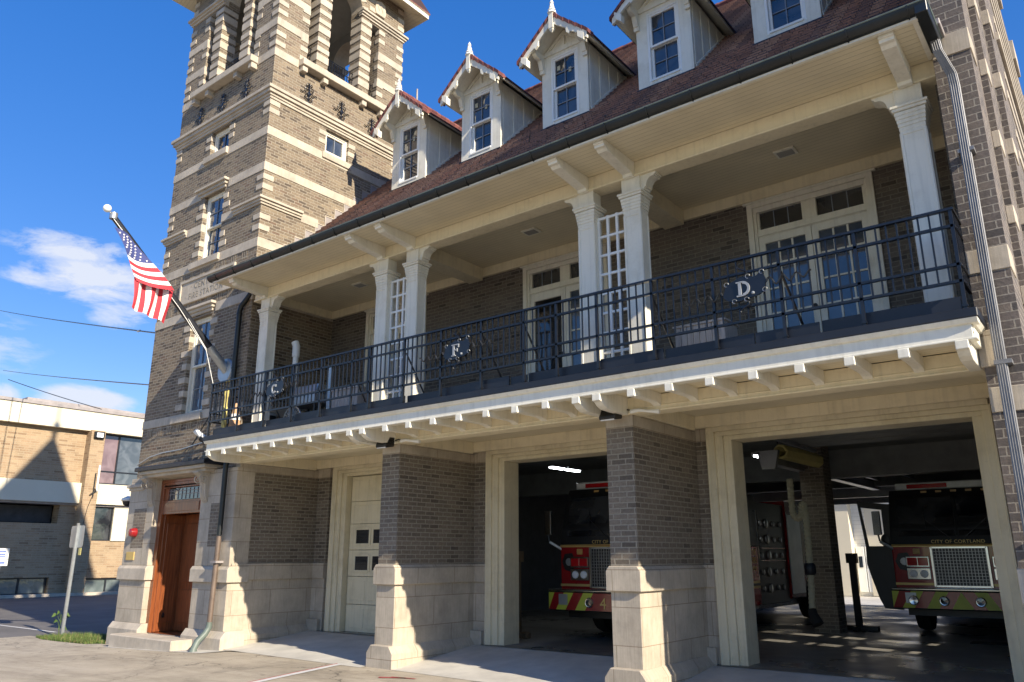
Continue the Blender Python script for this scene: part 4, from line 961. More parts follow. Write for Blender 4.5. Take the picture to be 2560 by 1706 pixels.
b.poly([(-10.2, yR, rz(yR)), (XR1, yR, rz(yR)), (XR1, 16.9, 6.3), (-10.2, 16.9, 6.3)], 'tile', (0, 1, 1))
b.poly([(-10.2, TY1, rz(TY1)), (-10.2, yR, rz(yR)), (-10.2, 16.9, 6.3), (-10.2, TY1, 6.3)], 'brick', (-1, 0, 0))
ROOF = b.build('main_roof', FS)
b = MB()
for i in range(42): x = -10.1 + i * .4; b.tube([(x, yR, rz(yR) + .03), (x + .42, yR, rz(yR) + .045)], .09, 'tile_red', 8)
b.split('ridge_tile', ROOF)
MB().lathe([(.28, 14.9), (.25, 15.5), (.2, 15.7), (.09, 15.85), (.05, 16.0), (.03, 17.0)], (-9.78, 7.9, .2), 'lead', 12).build('roof_ventilator', ROOF, smooth=True)
b = MB()
for i in range(9):
    y = .12 + i * .262; z = rz(y) - .02
    if i > 12: break
    b.box(TX1 - .01, TX1 + .006, y, y + .262, max(z - .6, 6.9), z + .30, 'lead'); b.box(TX1 - .01, TX1 + .018, y, y + .262, z + .285, z + .305, 'stone'); b.box(TX1 - .01, TX1 + .018, y - .012, y, z + .02, z + .30, 'stone')
b.box(TX1 - .01, TX1 + .006, 2.478, 3.88, 9.0, 11.3, 'lead') if False else None
for i in range(9, 13):
    y = .12 + i * .262; z = rz(y) - .02; b.box(TX1 - .01, TX1 + .006, y, y + .262, z - .6, z + .30, 'lead'); b.box(TX1 - .01, TX1 + .018, y, y + .262, z + .285, z + .305, 'stone')
b.split('step_flashing', ROOF)
# ---- dormers (all five from one set of meshes)
YD, ZD = 2.45, 9.69
def dormer_meshes():
    R = {}
    hw = .54; ze = 11.05 - ZD; slope = .90; apex = 11.80 - ZD; ov = .80; yv = -.40
    b = MB(); yb = 3.3
    # front wall (around the window), cheeks
    b.box(-hw, -.32, 0, .06, 0, 1.62, 'paint'); b.box(.32, hw, 0, .06, 0, 1.62, 'paint'); b.box(-.32, .32, 0, .06, 0, .10, 'paint'); b.box(-.32, .32, 0, .06, 1.54, 1.62, 'paint')
    b.prism([(-hw, 1.62), (hw, 1.62), (.02, apex - .03), (-.02, apex - .03)], 'Y', .01, .05, 'paint')
    for s in (-1, 1):
        x = s * hw; b.poly([(x, .06, 0), (x, .06, 1.5), (x, 1.6, 1.5), (x, 1.6, 1.4)] if False else [(x, .06, .0), (x, .06, ze + .2), (x, ze + .3, ze + .2)], 'paint', (s, 0, 0))
        for y in (.06, .42, .78, 1.14):
            a, c = sorted((x, x + s * .014)); b.box(a, c, y, y + .07, y - .02, ze + .12, 'paint')
        a, c = sorted((x, x + s * .025)); b.prism([(.06, .0), (.06, .14), (1.5, 1.58), (1.5, 1.44)], 'X', a, c, 'paint')
    R['dormer_wall'] = (b.mesh('dormer'), (0, 0, 0))
    # decorative timberwork in the gable
    b = MB(); b.box(-.50, .50, -.03, .01, 1.60, 1.70, 'paint'); b.box(-.03, .03, -.025, .01, 1.70, apex - .12, 'paint')
    for s in (-1, 1):
        b.prism([(s * .44, 1.70), (s * .36, 1.70), (s * .0, apex - .16), (s * .0, apex - .06)], 'Y', -.02, .01, 'paint')
        for y0, y1, p in ((-.46, .0, .0),):
            pr = [(.0, 1.30), (-.07, 1.32), (-.1, 1.42), (-.13, 1.5)] + [(-.13 - .2 * math.sin(a), 1.5 + .1 * (1 - math.cos(a))) for a in [i * PI / 2 / 5 for i in range(6)]] + [(-.35, 1.66), (.0, 1.66)]
            a, c = sorted((s * hw - .045, s * hw + .045)); b.prism(pr, 'X', a - .03 * s, c - .03 * s, 'paint')
        b.box(s * hw - .08, s * hw + .02 if s > 0 else s * hw + .08, -.05, .0, 1.24, 1.33, 'paint') if s > 0 else b.box(s * hw - .02, s * hw + .08, -.05, .0, 1.24, 1.33, 'paint')
        a, c = sorted((s * .60, s * .74)); b.prism([(a, ze + .03), (c, ze - .1 if s > 0 else ze - .1), (c, ze + .06), (a, ze + .16)], 'Y', yv - .04, yv + .08, 'paint')
    R['gable_timbers'] = (b.mesh('gable_timbers'), (0, 0, 0))
    # roof slabs + soffit
    def zz(x): return apex - slope * abs(x)
    b = MB(); yend = 3.6
    for s in (-1, 1):
        P = lambda x, y, d: (s * x, y, zz(x) + d)
        for (d, mat, nn) in ((.0, 'paint', (0, 0, -1)),):
            b.poly([P(0, yv, d), P(ov, yv, d), P(ov, yend, d), P(0, yend, d)], mat, nn)
        b.poly([P(ov, yv, 0), P(ov, yend, 0), P(ov, yend, .05), P(ov, yv, .05)], 'paint', (s, 0, 0))
        b.poly([P(0, yv, .05), P(ov + .02, yv, .05), P(ov + .02, yend, .05), P(0, yend, .05)], 'tile', (s * .5, 0, 1))
        b.poly([P(ov + .02, yv, .05), P(ov + .02, yend, .05), P(ov + .03, yend, .085), P(ov + .03, yv, .085)], 'gutter', (s, 0, 0))
        for i in range(5):
            xa, xb = (ov + .03) * i / 5, (ov + .03) * (i + 1) / 5
            b.poly([P(xa, yv, .065), P(xb, yv, .095), P(xb, yend, .095), P(xa, yend, .065)], 'tile', (s * .5, 0, 1))
            b.poly([P(xb, yv, .095), P(xb, yend, .095), P(xb, yend, .06), P(xb, yv, .06)], 'tile_red', (s, 0, -.2))
    R['dormer_roof'] = (b.mesh('dormer_roof'), (0, 0, 0))
    b = MB()
    for s in (-1, 1):
        for i in range(6):
            xa, xb = (ov + .04) * i / 6, (ov + .04) * (i + 1) / 6; P = lambda x, y, d: (s * x, y, zz(x) + d)
            h = .10 + .02
            q = [P(xa, yv - .035, .04), P(xb, yv - .05, .02), P(xb, yv - .05, .10), P(xa, yv - .035, .12), P(xa, yv + .16, .04), P(xb, yv + .16, .02), P(xb, yv + .16, .115), P(xa, yv + .16, .135)]
            if s < 0: q = [q[1], q[0], q[3], q[2], q[5], q[4], q[7], q[6]]
            i0 = len(b.v); b.v += [Vector(p) for p in q]
            for f in ((0, 1, 2, 3), (5, 4, 7, 6), (3, 2, 6, 7), (1, 5, 6, 2), (4, 0, 3, 7), (4, 5, 1, 0)): b.f.append([i0 + k for k in f]); b.m.append('tile_red')
    for i in range(9): y = yv + .02 + i * .4; b.tube([(0, y, apex + .075), (0, y + .43, apex + .09)], .075, 'tile_red', 8)
    R['verge_tiles'] = (b.mesh('verge_tiles'), (0, 0, 0))
    b = MB()
    for s in (-1, 1):
        top = [(s * x, zz(x) + .04) for x in (0, ov)]
        bot = [(s * .80, zz(.8) - .10), (s * .70, zz(.7) - .13), (s * .64, zz(.64) - .15), (s * .62, zz(.62) - .09), (s * .52, zz(.52) - .10), (s * .42, zz(.42) - .13), (s * .40, zz(.40) - .19), (s * .34, zz(.34) - .19), (s * .32, zz(.32) - .10), (s * .18, zz(.18) - .12), (0, zz(0) - .14)]
        b.prism(top + bot, 'Y', yv - .02 - (.001 if s > 0 else 0), yv + .03, 'paint')
    b.box(-.05, .05, yv - .05, yv + .05, apex - .26, apex + .12, 'paint'); b.lathe([(.01, apex - .34), (.05, apex - .30), (.06, apex - .26)], (0, yv, 0), 'paint', 4)
    R['bargeboard'] = (b.mesh('bargeboard'), (0, 0, 0))
    R['dormer_finial'] = (MB().lathe([(.05, .12), (.09, .13), (.09, .16), (.055, .165), (.055, .20), (.075, .205), (.075, .225), (.035, .235), (.055, .29), (.04, .33), (.03, .36), (.045, .38), (.002, .47)], (0, yv, apex - .04), 'white', 8).mesh('dormer_finial'), (0, 0, 0))
    R['apron_flashing'] = (MB().prism([(-hw - .02, -.0), (hw + .02, -.0), (hw + .02, -.07), (-hw - .02, -.07)], 'Y', -.05, .04, 'slate_metal').mesh('apron_flashing'), (0, 0, 0))
    return R
DMESH = dormer_meshes(); WMESH = None
for k in range(5):
    x = -4.345 + 2.147 * k
    D = place(DMESH['dormer_wall'][0], 'dormer', FS, (x, YD, ZD), .004)
    for nme in ('gable_timbers', 'dormer_roof', 'verge_tiles', 'bargeboard', 'dormer_finial', 'apron_flashing'): place(DMESH[nme][0], nme, D)
    if k == 0:
        W0 = window_unit(.64, 1.44, D, (0, 0, .10), 0, cols=2, rows=2, mat='white', deep=.0, fr=.045, name='dormer_window'); W0kids = [c for c in W0.children]
        extra = [(c.data, c.name) for c in W0kids]
        for c in W0kids: c.parent = D; c.location = (0, 0, .10); c.name = {'glass': 'dormer_glass', 'window_backing': 'window_backing'}.get(c.name.split('.')[0], c.name)
    else:
        c = W0.copy(); COL.objects.link(c); c.parent = D
        for kk in W0kids: c2 = kk.copy(); COL.objects.link(c2); c2.parent = D
    if k < 3:
        s = MB().box(-.19, -.12, -.004, .004, 1.22, 1.32, 'hose_pale'); s.box(.08, .14, -.004, .004, 1.09, 1.19, 'hose_pale'); s.build('window_sticker', D, (0, .035, 0))

# ================================================================== RIGHT END
b = MB()
b.box(6.45, 6.80, -.20, 2.3, -.1, 3.72, 'brick_end'); b.prism([(-.20, 3.72), (5.5, 3.72), (5.5, 17.0), (1.0, 15.0), (.75, 13.4), (-.20, 13.2)], 'X', 6.45, 6.80, 'brick_end')  # unseen upper outline shaped for the shadow it throws on the dormers
b.box(6.55, 6.865, .57, 2.29, -.1, 3.73, 'brick_end'); b.box(6.55, 6.865, .57, 5.49, 3.73, 13.9, 'brick_end')
b.wall('X', 6.93, 1, 1.5, 12.0, -.1, 11.4, [(4.1, 4.45, 1.55, 2.42), (5.5, 5.85, 1.55, 2.42), (4.1, 4.45, 2.47, 3.3), (5.5, 5.85, 2.47, 3.3)], .03, 'brick_end')
b.wall('Y', 1.5, -1, 6.865, 6.93, -.1, 11.4, [], .0, 'brick_end'); b.box(6.40, 6.92, 5.5, 12.0, 3.6, 11.39, 'brick_end'); b.box(6.40, 6.92, 6.6, 11.99, -.1, 3.61, 'brick_end')
E_W = b.build('end_wall', FS)
b = MB()
for z0, z1 in ((6.72, 6.98), (4.28, 4.52), (2.9, 3.14), (9.2, 9.45)):
    b.box(6.449, 6.812, -.212, .2, z0, z1, 'stone_j')
for z in [i * .9 + .5 for i in range(14)]: b.box(6.80, 6.876, .56, .9, z, z + .2, 'stone'); b.box(6.86, 6.945, 1.49, 1.9, z + .3, z + .5, 'stone')
for i, z in enumerate([j * .45 + .3 for j in range(24)]): b.box(6.9, 6.945 + (.03 if i % 6 == 0 else 0), 2.6 + .3 * (i % 2), 11.98, z, z + .12, 'stone')
for y in (2.6, 5.2, 7.8, 10.2): b.box(6.9, 6.99, y, y + .8, 11.0, 11.42, 'stone')
b.box(6.44, 6.86, -.26, -.1, ZC0, ZC1, 'stone'); b.box(6.445, 6.83, -.25, -.1, -.1, ZC0, 'stone_j')
b.build('stone_trim', E_W, bev=.006)
b = MB(); b.box(6.42, 6.60, -.215, .10, 3.34, 3.7, 'stone_j'); b.build('beam_pad', E_W, bev=.006)
# ================================================================== GARAGE INTERIOR
ZF = .21
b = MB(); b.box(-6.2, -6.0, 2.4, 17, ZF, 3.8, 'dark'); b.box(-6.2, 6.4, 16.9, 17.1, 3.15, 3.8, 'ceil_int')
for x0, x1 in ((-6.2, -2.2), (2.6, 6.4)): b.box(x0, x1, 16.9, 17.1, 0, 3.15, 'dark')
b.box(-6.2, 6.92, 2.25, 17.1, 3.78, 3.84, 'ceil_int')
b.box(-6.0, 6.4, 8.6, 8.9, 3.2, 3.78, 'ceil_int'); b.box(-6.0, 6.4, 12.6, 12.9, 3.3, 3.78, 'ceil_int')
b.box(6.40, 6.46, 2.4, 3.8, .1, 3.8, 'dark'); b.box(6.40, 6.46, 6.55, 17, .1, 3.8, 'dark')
INT = b.build('garage_interior', FS)
b = MB()
for k in range(6): b.box(2.9, 6.1, 2.6 + k * .55, 3.12 + k * .55, 3.52, 3.56, 'ceil_int')
for x in (2.85, 6.12): b.box(x - .03, x + .03, 2.3, 6.2, 3.46, 3.52, 'galv')
b.box(4.4, 4.5, 2.3, 6.4, 3.6, 3.66, 'galv')
for k in range(3): b.box(3.4 + k * .7, 3.5 + k * .7, 2.9, 2.95, 3.5, 3.52, 'black')
b.build('raised_garage_door', FS)
b = MB()
for k in range(6): b.box(-1.05, 1.45, 2.6 + k * .55, 3.12 + k * .55, 3.52, 3.56, 'ceil_int')
b.build('raised_garage_door', FS)
b = MB()
for i in range(5): b.box(-6, 6.4, 9.8 + i * 1.3, 9.9 + i * 1.3, 3.55, 3.75, 'ceil_int')
for x in (1.0, 2.4, 3.2): b.tube([(x, 9, 3.45), (x, 16.8, 3.45)], .03, 'galv', 6)
b.box(-2, 3, 13.5, 13.6, 3.1, 3.5, 'galv'); b.build('ceiling_pipes', INT)
BC = MB().box(2.18, 2.64, 7.25, 7.75, ZF, 3.78, 'brick_pier').build('brick_column', FS)

# ================================================================== FIRE ENGINES
def engine(label, loc, hw, door=False, num=None, roof=2.62):
    T = thing('fire_engine', label, 'fire truck', loc, 'fire engines parked in the bays')
    L = 9.6
    # cab: lower red, upper black
    b = MB(); y = .38
    b.prism([(y, .62), (y, 1.60), (4.22, 1.60), (4.22, .45), (2.35, .45), (2.25, .80), (1.95, .98), (1.45, .98), (1.15, .80), (1.05, .62)], 'X', -hw, hw, 'red'); C_ = b.build('cab', T, bev=.02)
    b = MB(); b.prism([(y, 1.60), (y + .06, 1.9), (y + .22, 2.42), (y + .34, roof), (4.22, roof), (4.22, 1.60)], 'X', -hw, hw, 'black'); b.box(-hw - .004, hw + .004, .376, 3.9, 1.585, 1.605, 'gold'); b.build('cab_roof', T, bev=.03)
    b = MB(); gx = hw - .12
    for s in (-1, 1): b.poly([(s * .04, y + .035, 1.75), (s * gx, y + .035, 1.75), (s * gx, y + .225, 2.46), (s * .04, y + .225, 2.46)], 'glass_dark', (0, -1, .2))
    b.build('windshield', T, (0, -.012, 0)); b = MB()
    b.tube([(0, y + .03, 1.74), (0, y + .2, 2.45)], .02, 'black', 6)
    for s in (-1, 1): b.tube([(s * .1, y - .01, 1.70), (s * .5, y + .02, 2.05)], .008, 'black', 4); b.tube([(s * .5, y + .02, 1.9), (s * .53, y + .08, 2.2)], .01, 'black', 4)
    b.build('wipers', T)
    # bumper with chevrons
    b = MB(); b.box(-hw, hw, .0, .5, .48, .80, 'black'); b.box(-hw - .01, hw + .01, -.02, .5, .80, .84, 'chrome'); BP = b.build('bumper', T, bev=.015)
    b = MB(); n = 14; z0, z1 = .50, .785
    for s in (-1, 1):
        for i in range(7):
            x0, x1 = i * hw / 5.6, (i + 1) * hw / 5.6; sl = .17
            pts = [(x0 + sl, z0), (x1 + sl, z0), (x1 - 0, z1), (x0 - 0, z1)]
            q = [(min(max(a, 0), hw), c) for a, c in [(x0, z1), (x1, z1), (x1 + sl, z0), (x0 + sl, z0)]]
            b.poly([(s * a, -.004, c) for a, c in q], 'lime' if i % 2 else 'red', (0, -1, 0))
        b.poly([(0, -.0045, z0), (s * .17, -.0045, z0), (0, -.0045, z1)], 'lime' if num is None else 'red', (0, -1, 0))
    b.build('chevron_stripes', BP, (0, -.001, 0))
    b = MB()
    for s in (-1, 1):
        b.lathe([(.0, -.02), (.07, -.03), (.085, -.015), (.085, 0)], (s * .28, -.006, .63), 'chrome', 14, 'Y')
        b.lathe([(.0, -.034), (.06, -.03), (.06, -.026)], (s * .28, -.006, .63), 'glass_dark', 12, 'Y')
    if num is None: b.lathe([(.0, -.02), (.07, -.03), (.085, -.015), (.085, 0)], (-hw + .35, -.006, .63), 'chrome', 14, 'Y')
    b.box(-hw + .22, -hw + .40, -.014, .0, .58, .76, 'galv'); b.split('bumper_lamp', BP)
    if num: place(text_mesh(num, .26, 'gold', .003), 'number', BP, (0, -.012, .535), rot=FRONT)
    # grille
    b = MB(); gw = .44; b.box(-gw, gw, y - .05, y + .02, .86, 1.545, 'black'); GR = b.build('grille', T, bev=.01)
    b = MB()
    for i in range(17): x = -gw + .02 + i * (2 * gw - .04) / 16; b.box(x - .0045, x + .0045, y - .066, y - .045, .88, 1.53, 'darkchrome')
    for i in range(13): z = .885 + i * .0535; b.box(-gw + .01, gw - .01, y - .064, y - .047, z - .004, z + .004, 'darkchrome')
    for e in ((-gw - .02, -gw + .012, .86, 1.55), (gw - .012, gw + .02, .86, 1.55), (-gw, gw, 1.53, 1.555), (-gw, gw, .855, .88)): b.box(e[0], e[1], y - .07, y, e[2], e[3], 'chrome')
    b.build('grille_mesh', GR)
    for s in (-1, 1):
        xc = s * (gw + .26)
        b = MB(); b.box(xc - .2, xc + .2, y - .03, y + .01, 1.20, 1.39, 'chrome'); b.box(xc - .175, xc - .005, y - .045, y - .02, 1.225, 1.365, 'redlens'); b.box(xc + .005, xc + .175, y - .045, y - .02, 1.225, 1.365, 'redlens'); b.build('warning_light', T, bev=.01)
        b = MB(); b.box(xc - .2, xc + .2, y - .03, y + .01, .98, 1.18, 'chrome'); H = b.build('headlight', T, bev=.01)
        b = MB()
        for dx in (-.09, .09): b.lathe([(.0, -.03), (.06, -.02), (.07, .0)], (xc + dx, y - .03, 1.08), 'lamp_white', 12, 'Y')
        b.build('lamp', H)
        MB().box(xc - .06, xc + .06, y - .02, y + .01, 1.43, 1.53, 'amber').build('marker_light', T, bev=.01)
        b = MB(); b.tube([(s * (hw - .05), y + .05, 1.50), (s * (hw + .16), y - .12, 1.66)], .035, 'galv', 4); b.tube([(s * (hw + .16), y - .12, 1.66), (s * (hw + .18), y - .12, 1.8)], .02, 'black', 6); b.box(s * (hw + .18) - .07, s * (hw + .18) + .07, y - .15, y - .08, 1.78, 2.22, 'chrome'); b.build('mirror', T, bev=.01)
        for yy in (1.72, 7.6):
            w = MB().lathe([(.30, -.14), (.42, -.12), (.44, -.05), (.44, .05), (.42, .12), (.30, .14)], (s * (hw - .17), yy, .44), 'rubber', 24, 'X').build('wheel', T, smooth=True)
            MB().lathe([(.05, .02 * s), (.12, .05 * s), (.28, -.02 * s), (.3, -.02 * s)], (s * (hw - .05), yy, .44), 'chrome', 18, 'X').build('rim', w)
        b = MB(); x0, x1 = sorted((s * hw, s * (hw + .004))); b.box(x0, x1, .5, 4.2, .78, .92, 'gold'); b.box(x0 - .001, x1 + .001, .5, 4.2, .825, .875, 'black'); b.build('side_stripe', T)
    b = MB(); b.box(-hw, -gw - .02, y - .006, y, .88, .92, 'gold'); b.box(gw + .02, hw, y - .006, y, .88, .92, 'gold'); b.box(-hw, hw, y - .005, y, 1.56, 1.58, 'gold'); b.build('front_stripe', T)
    place(text_mesh('CITY OF CORTLAND', .085, 'gold', .002, spacing=1.1), 'lettering', T, (0, y - .006, 1.62), rot=FRONT)
    for k, (tx, zz) in enumerate((('CITY OF', 1.42), ('CORTLAND', 1.26), ('FIRE DEPT.', 1.12))):
        place(text_mesh(tx, (.17, .17, .11)[k], 'gold', .002, align='RIGHT'), 'lettering', T, (hw + .004, 4.1, zz), rot=RIGHT)
    b = MB(); b.prism([(-hw + .1, 1.16), (-hw + .26, 1.12), (-hw + .34, 1.3), (-hw + .26, 1.46), (-hw + .1, 1.44), (-hw + .04, 1.3)], 'Y', y - .006, y, 'black'); b.lathe([(.06, -.004), (.07, -.002)], (-hw + .19, y - .006, 1.3), 'galv', 10, 'Y'); b.build('door_emblem', T)
    # light bar and roof fittings
    b = MB(); b.box(-hw + .1, hw - .1, .8, 1.15, roof, roof + .14, 'lamp_white'); b.box(-hw + .3, -.1, .79, 1.16, roof + .02, roof + .12, 'redlens'); b.build('light_bar', T, bev=.02)
    b = MB()
    for i in range(5): x = -.5 + i * .25; b.box(x - .05, x + .05, y + .30, y + .4, roof - .08, roof - .03, 'amber')
    b.split('marker_lamp', T)
    # body: pump panel, compartments
    b = MB(); b.box(-hw + .03, hw - .03, 4.22, 5.97, .45, 2.5, 'black'); PP = b.build('pump_panel', T, bev=.01); b = MB(); random.seed(3)
    for i in range(4):
        for j in range(5):
            yy, z = 4.5 + i * .38 + random.uniform(-.04, .04), .75 + j * .33
            b.lathe([(.0, .03), (.05 + .04 * (i == 1), .02), (.06 + .04 * (i == 1), 0)], (hw - .03, yy, z), 'darkchrome', 12, 'X')
    for z in (1.55, 1.3): b.box(hw - .03, hw, 4.4, 5.8, z, z + .02, 'chrome')
    b.build('gauges', PP)
    b = MB(); b.tube([(hw + .06, 4.1, 2.3), (hw + .06, 4.14, 1.35)], .02, 'chrome', 6); b.tube([(hw - .02, 4.1, 2.3), (hw + .06, 4.1, 2.3)], .02, 'chrome', 6); b.build('grab_rail', T)
    b = MB(); b.prism([(6.0, .5), (6.0, 2.6), (L, 2.6), (L, .5), (8.25, .5), (8.15, .85), (7.85, 1.0), (7.35, 1.0), (7.05, .85), (6.95, .5)], 'X', -hw, hw, 'red'); BD = b.build('body', T, bev=.02); b = MB()
    for i in range(2): b.box(hw, hw + .012, 6.08 + i * 2.3, 6.9 + i * 2.3, .6 + .0, 2.3, 'galv')
    b.split('shutter', BD); b = MB(); b.box(-hw, hw, 4.0, 6.0, .38, .45, 'chrome'); b.box(-hw - .05, hw + .05, 1.0, 1.6, .38, .45, 'chrome') if False else None; b.build('running_board', T)
    b = MB(); b.box(-hw + .15, hw - .15, .4, L - .2, .35, .62, 'black'); b.build('chassis', T)
    if door:
        P = [(0, 1.0), (0, 2.30), (-.86, 2.42), (-.98, 2.40), (-.86, 1.25), (-.80, 1.05), (-.62, .62), (-.50, .46), (-.1, .42)]
        d = MB(); hole = [(-.30, 1.58), (-.30, 2.25), (-.82, 2.33), (-.76, 1.58)]
        # door outline around its window as separate panels
        d.prism([(0, .42), (0, 1.58), (-.84, 1.58), (-.86, 1.25), (-.78, 1.02), (-.62, .62), (-.50, .44)], 'Y', 0, .06, 'black'); d.prism([(0, 1.58), (0, 2.36), (-.28, 2.38), (-.28, 1.58)], 'Y', 0, .06, 'black'); d.prism([(-.28, 2.26), (-.28, 2.38), (-.96, 2.44), (-.90, 2.32)], 'Y', 0, .06, 'black'); d.prism([(-.76, 1.58), (-.84, 1.58), (-.96, 2.44), (-.88, 2.32)], 'Y', 0, .06, 'black')
        dd = d.build('open_door', T, (-hw + .02, .62, 0)); dd.scale = (.64, 1, 1); w = MB().lathe([(.0, -.02), (.12, 0), (.0, .02)], (-.25, -.05, 1.68), 'black', 14, 'Y'); w.build('door_mirror', dd)
    return T
engine('red and black fire engine numbered 4 with chevron bumper in the middle bay', (.0, 3.2, ZF), 1.13, num='4')
engine('fire engine with wide mesh grille and open cab door in the right bay', (4.74, 7.3, ZF), 1.12, door=True)

# ================================================================== THINGS IN THE BAYS
t = thing('exhaust_hose', 'yellow ribbed exhaust hose hanging beside the brick column in the right bay', 'hose', (2.7, 5.6, ZF))
def ribbed(pts, r, mat, step=.035):
    out = []; P = [Vector(p) for p in pts]
    for a, c in zip(P, P[1:]):
        n = max(2, int((c - a).length / step)); out += [a.lerp(c, i / n) for i in range(n)]
    out.append(P[-1]); return out, [r * (1.0 if i % 2 else .84) for i in range(len(out))]
o = Vector((2.7, 5.6, ZF)); b = MB()
curve = [(2.53, 5.6, 2.95), (2.53, 5.6, 2.5)] + [(2.61 - .08 * math.cos(a), 5.6, 2.38 - .13 * math.sin(a)) for a in [i * PI / 8 for i in range(9)]] + [(2.69 + .03 - .03 * math.cos(a), 5.6, 2.40 + .1 * math.sin(a)) for a in [i * PI / 6 for i in range(1, 5)]] + [(2.76, 5.6, 2.3), (2.745, 5.6, 1.45), (2.71, 5.6, .72)]
p, r = ribbed(curve, .062, 'hose_pale'); b.tube([v - o for v in p], r, 'hose_pale', 10); b.build('hose', t, smooth=False)
MB().lathe([(.07, 1.08), (.095, 1.12), (.095, 1.24), (.07, 1.28)], (.04, 0, 0), 'slate_metal', 12).build('coupling', t, smooth=True)
MB().tube([(.0, 0, .52), (.02, -.02, .42), (.10, -.05, .27)], [.07, .085, .10], 'rubber', 12).build('nozzle', t, smooth=True)
t = thing('hose_reel', 'yellow coiled hose slung under the overhead rail in the right bay', 'hose', (2.41, 5.6, 3.46))
b = MB(); d = Vector((.22, 1.4, -.07)); n = 200; b.tube([d * (i / n) + Vector((.115 * math.cos(i * .9), 0, .115 * math.sin(i * .9))) for i in range(n)], .028, 'hose', 5); b.build('coil', t)
t = thing('exhaust_rail', 'grey overhead exhaust rail running back through the right bay', 'rail', (2.2, 5.6, 3.3))
b = MB(); b.prism([(-.09, -.06), (.09, -.06), (.07, .12), (-.07, .12)], 'Y', 0, 7.5, 'galv'); b.build('rail_beam', t); MB().prism([(-.12, -.16), (.12, -.16), (.2, .18), (-.2, .18)], 'Y', -.1, .0, 'galv').build('rail_end', t)
b = MB()
for y in (.5, 3.5, 6.5): b.tube([(0, y, .1), (0, y, .5)], .015, 'black', 5)
b.build('hangers', t)
def jack(label, loc, h, mat, s=1):
    t = thing('timber_prop', label, 'prop', loc)
    MB().box(-.06, .06, -.05, .05, .05, h, mat).build('post', t, bev=.006); b = MB(); b.box(-.1, .1, -.075, .075, h - .16, h + .03, mat); b.build('head', t, bev=.006)
    b = MB(); b.box(-.34 * s, .36 * s, -.07, .07, .0, .09, mat); b.box(-.05, .05, -.3, .3, .0, .08, mat); b.build('foot', t, bev=.006)
jack('dark steel prop on a cross foot beside the brick column', (2.74, 8.2, ZF), 1.42, 'black'); jack('old timber prop just inside the middle bay door', (-1.73, 3.05, ZF), 1.46, 'wood_dark', .7)
def strip(label, x, y0, y1, z, rotz=0):
    t = thing('ceiling_strip_light', label, 'light', (x, y0, z), 'strip lights in the bays')
    MB().box(-.08, .08, 0, y1 - y0, .0, .05, 'galv').build('housing', t); MB().box(-.055, .055, .03, y1 - y0 - .03, -.03, .0, 'tube_light').build('tube', t)
strip('lit strip light nearest the door in the middle bay', -2.53, 5.28, 5.8, 3.5); strip('lit strip light behind another one in the middle bay', -2.53, 5.9, 6.42, 3.5); strip('lit strip light at the left of the right bay', 1.98, 5.5, 6.0, 3.42)
t = thing('floor_mat', 'black rubber mat on the floor before the right engine', 'mat', (5.35, 6.9, ZF)); MB().box(-.5, .5, -.18, .18, .002, .02, 'rubber').build('mat', t, bev=.006)

# ================================================================== THINGS ON THE FACADE
# flag pole and flag
t = thing('flag_pole', 'dark flag pole leaning out from the tower wall with ball finial', 'flag pole', (-6.9, -.02, 5.30))
A, B = Vector((0, 0, 0)), Vector((0, -2.66, 2.5)); d = (B - A).normalized()
MB().tube([d * .55, A.lerp(B, 1)], [.078, .058], 'slate_metal', 12).build('pole', t, smooth=True)
MB().tube([A, d * .62], .092, 'galv', 12).build('socket', t, smooth=True); MB().lathe([(.0, -.06), (.24, -.06), (.26, -.03), (.25, .0)], (0, 0, .0), 'galv', 18, 'Y').build('wall_plate', t, smooth=True)
MB().lathe([(.07, -.05), (.072, .07)], B, 'galv', 10).tube([B, B + d * .12], .012, 'galv', 6).build('truck', t, smooth=True)
pr = [(.075 * math.sin(PI * i / 10) + .0005, -.075 * math.cos(PI * i / 10)) for i in range(11)]; MB().lathe(pr, B + d * .18, 'white', 16).build('ball', t, smooth=True)
MB().tube([B + d * -.02 + Vector((.05, -.02, -.05)), (.06, -1.2, 1.05), (.08, -.55, .32), (.05, -.3, -.35)], .008, 'white', 5).tube([B + d * -.1 + Vector((.05, -.02, -.05)), (.05, -1.1, 1.02), (.08, -.55, .34)], .008, 'white', 5).build('halyard', t)
F0 = (-6.8, -2.6, 6.1)
t = thing('flag', 'stars and stripes flag hanging in two folds from the leaning pole', 'flag', F0)
def fy(v): return v
L0, L1 = Vector((0, -2.68, 7.56)), Vector((0, -2.14, 6.652)); R0, R1 = Vector((0, -2.40, 7.53)), Vector((0, -1.42, 6.638))
o = Vector((0, F0[1], F0[2]))
def up(s, tt):
    """upper fold: s across 0..1, tt down 0..1"""
    l = L0.lerp(L1, tt); r = R0.lerp(R1, tt); p = l.lerp(r, s); p = p + Vector((.05 * math.sin(s * 4 + tt * 5) + .05 * tt, 0, -.045 * math.sin(PI * s) * (tt + .3) + .0)); return p - o
b = MB(); lev = [0, .52, .605, .685, .765, .845, .92, 1.0]; ns = 10
for i, (a, c) in enumerate(zip(lev, lev[1:])):
    mat = 'blueflag' if i == 0 else ('whiteflag' if i % 2 else 'redflag'); sub = 8 if i == 0 else 2
    for k in range(sub):
        t0, t1 = a + (c - a) * k / sub, a + (c - a) * (k + 1) / sub
        for j in range(ns): b.poly([up(j / ns, t0), up((j + 1) / ns, t0), up((j + 1) / ns, t1), up(j / ns, t1)], mat, (1, 0, 0))
b.build('upper_fold', t, smooth=True); b = MB()
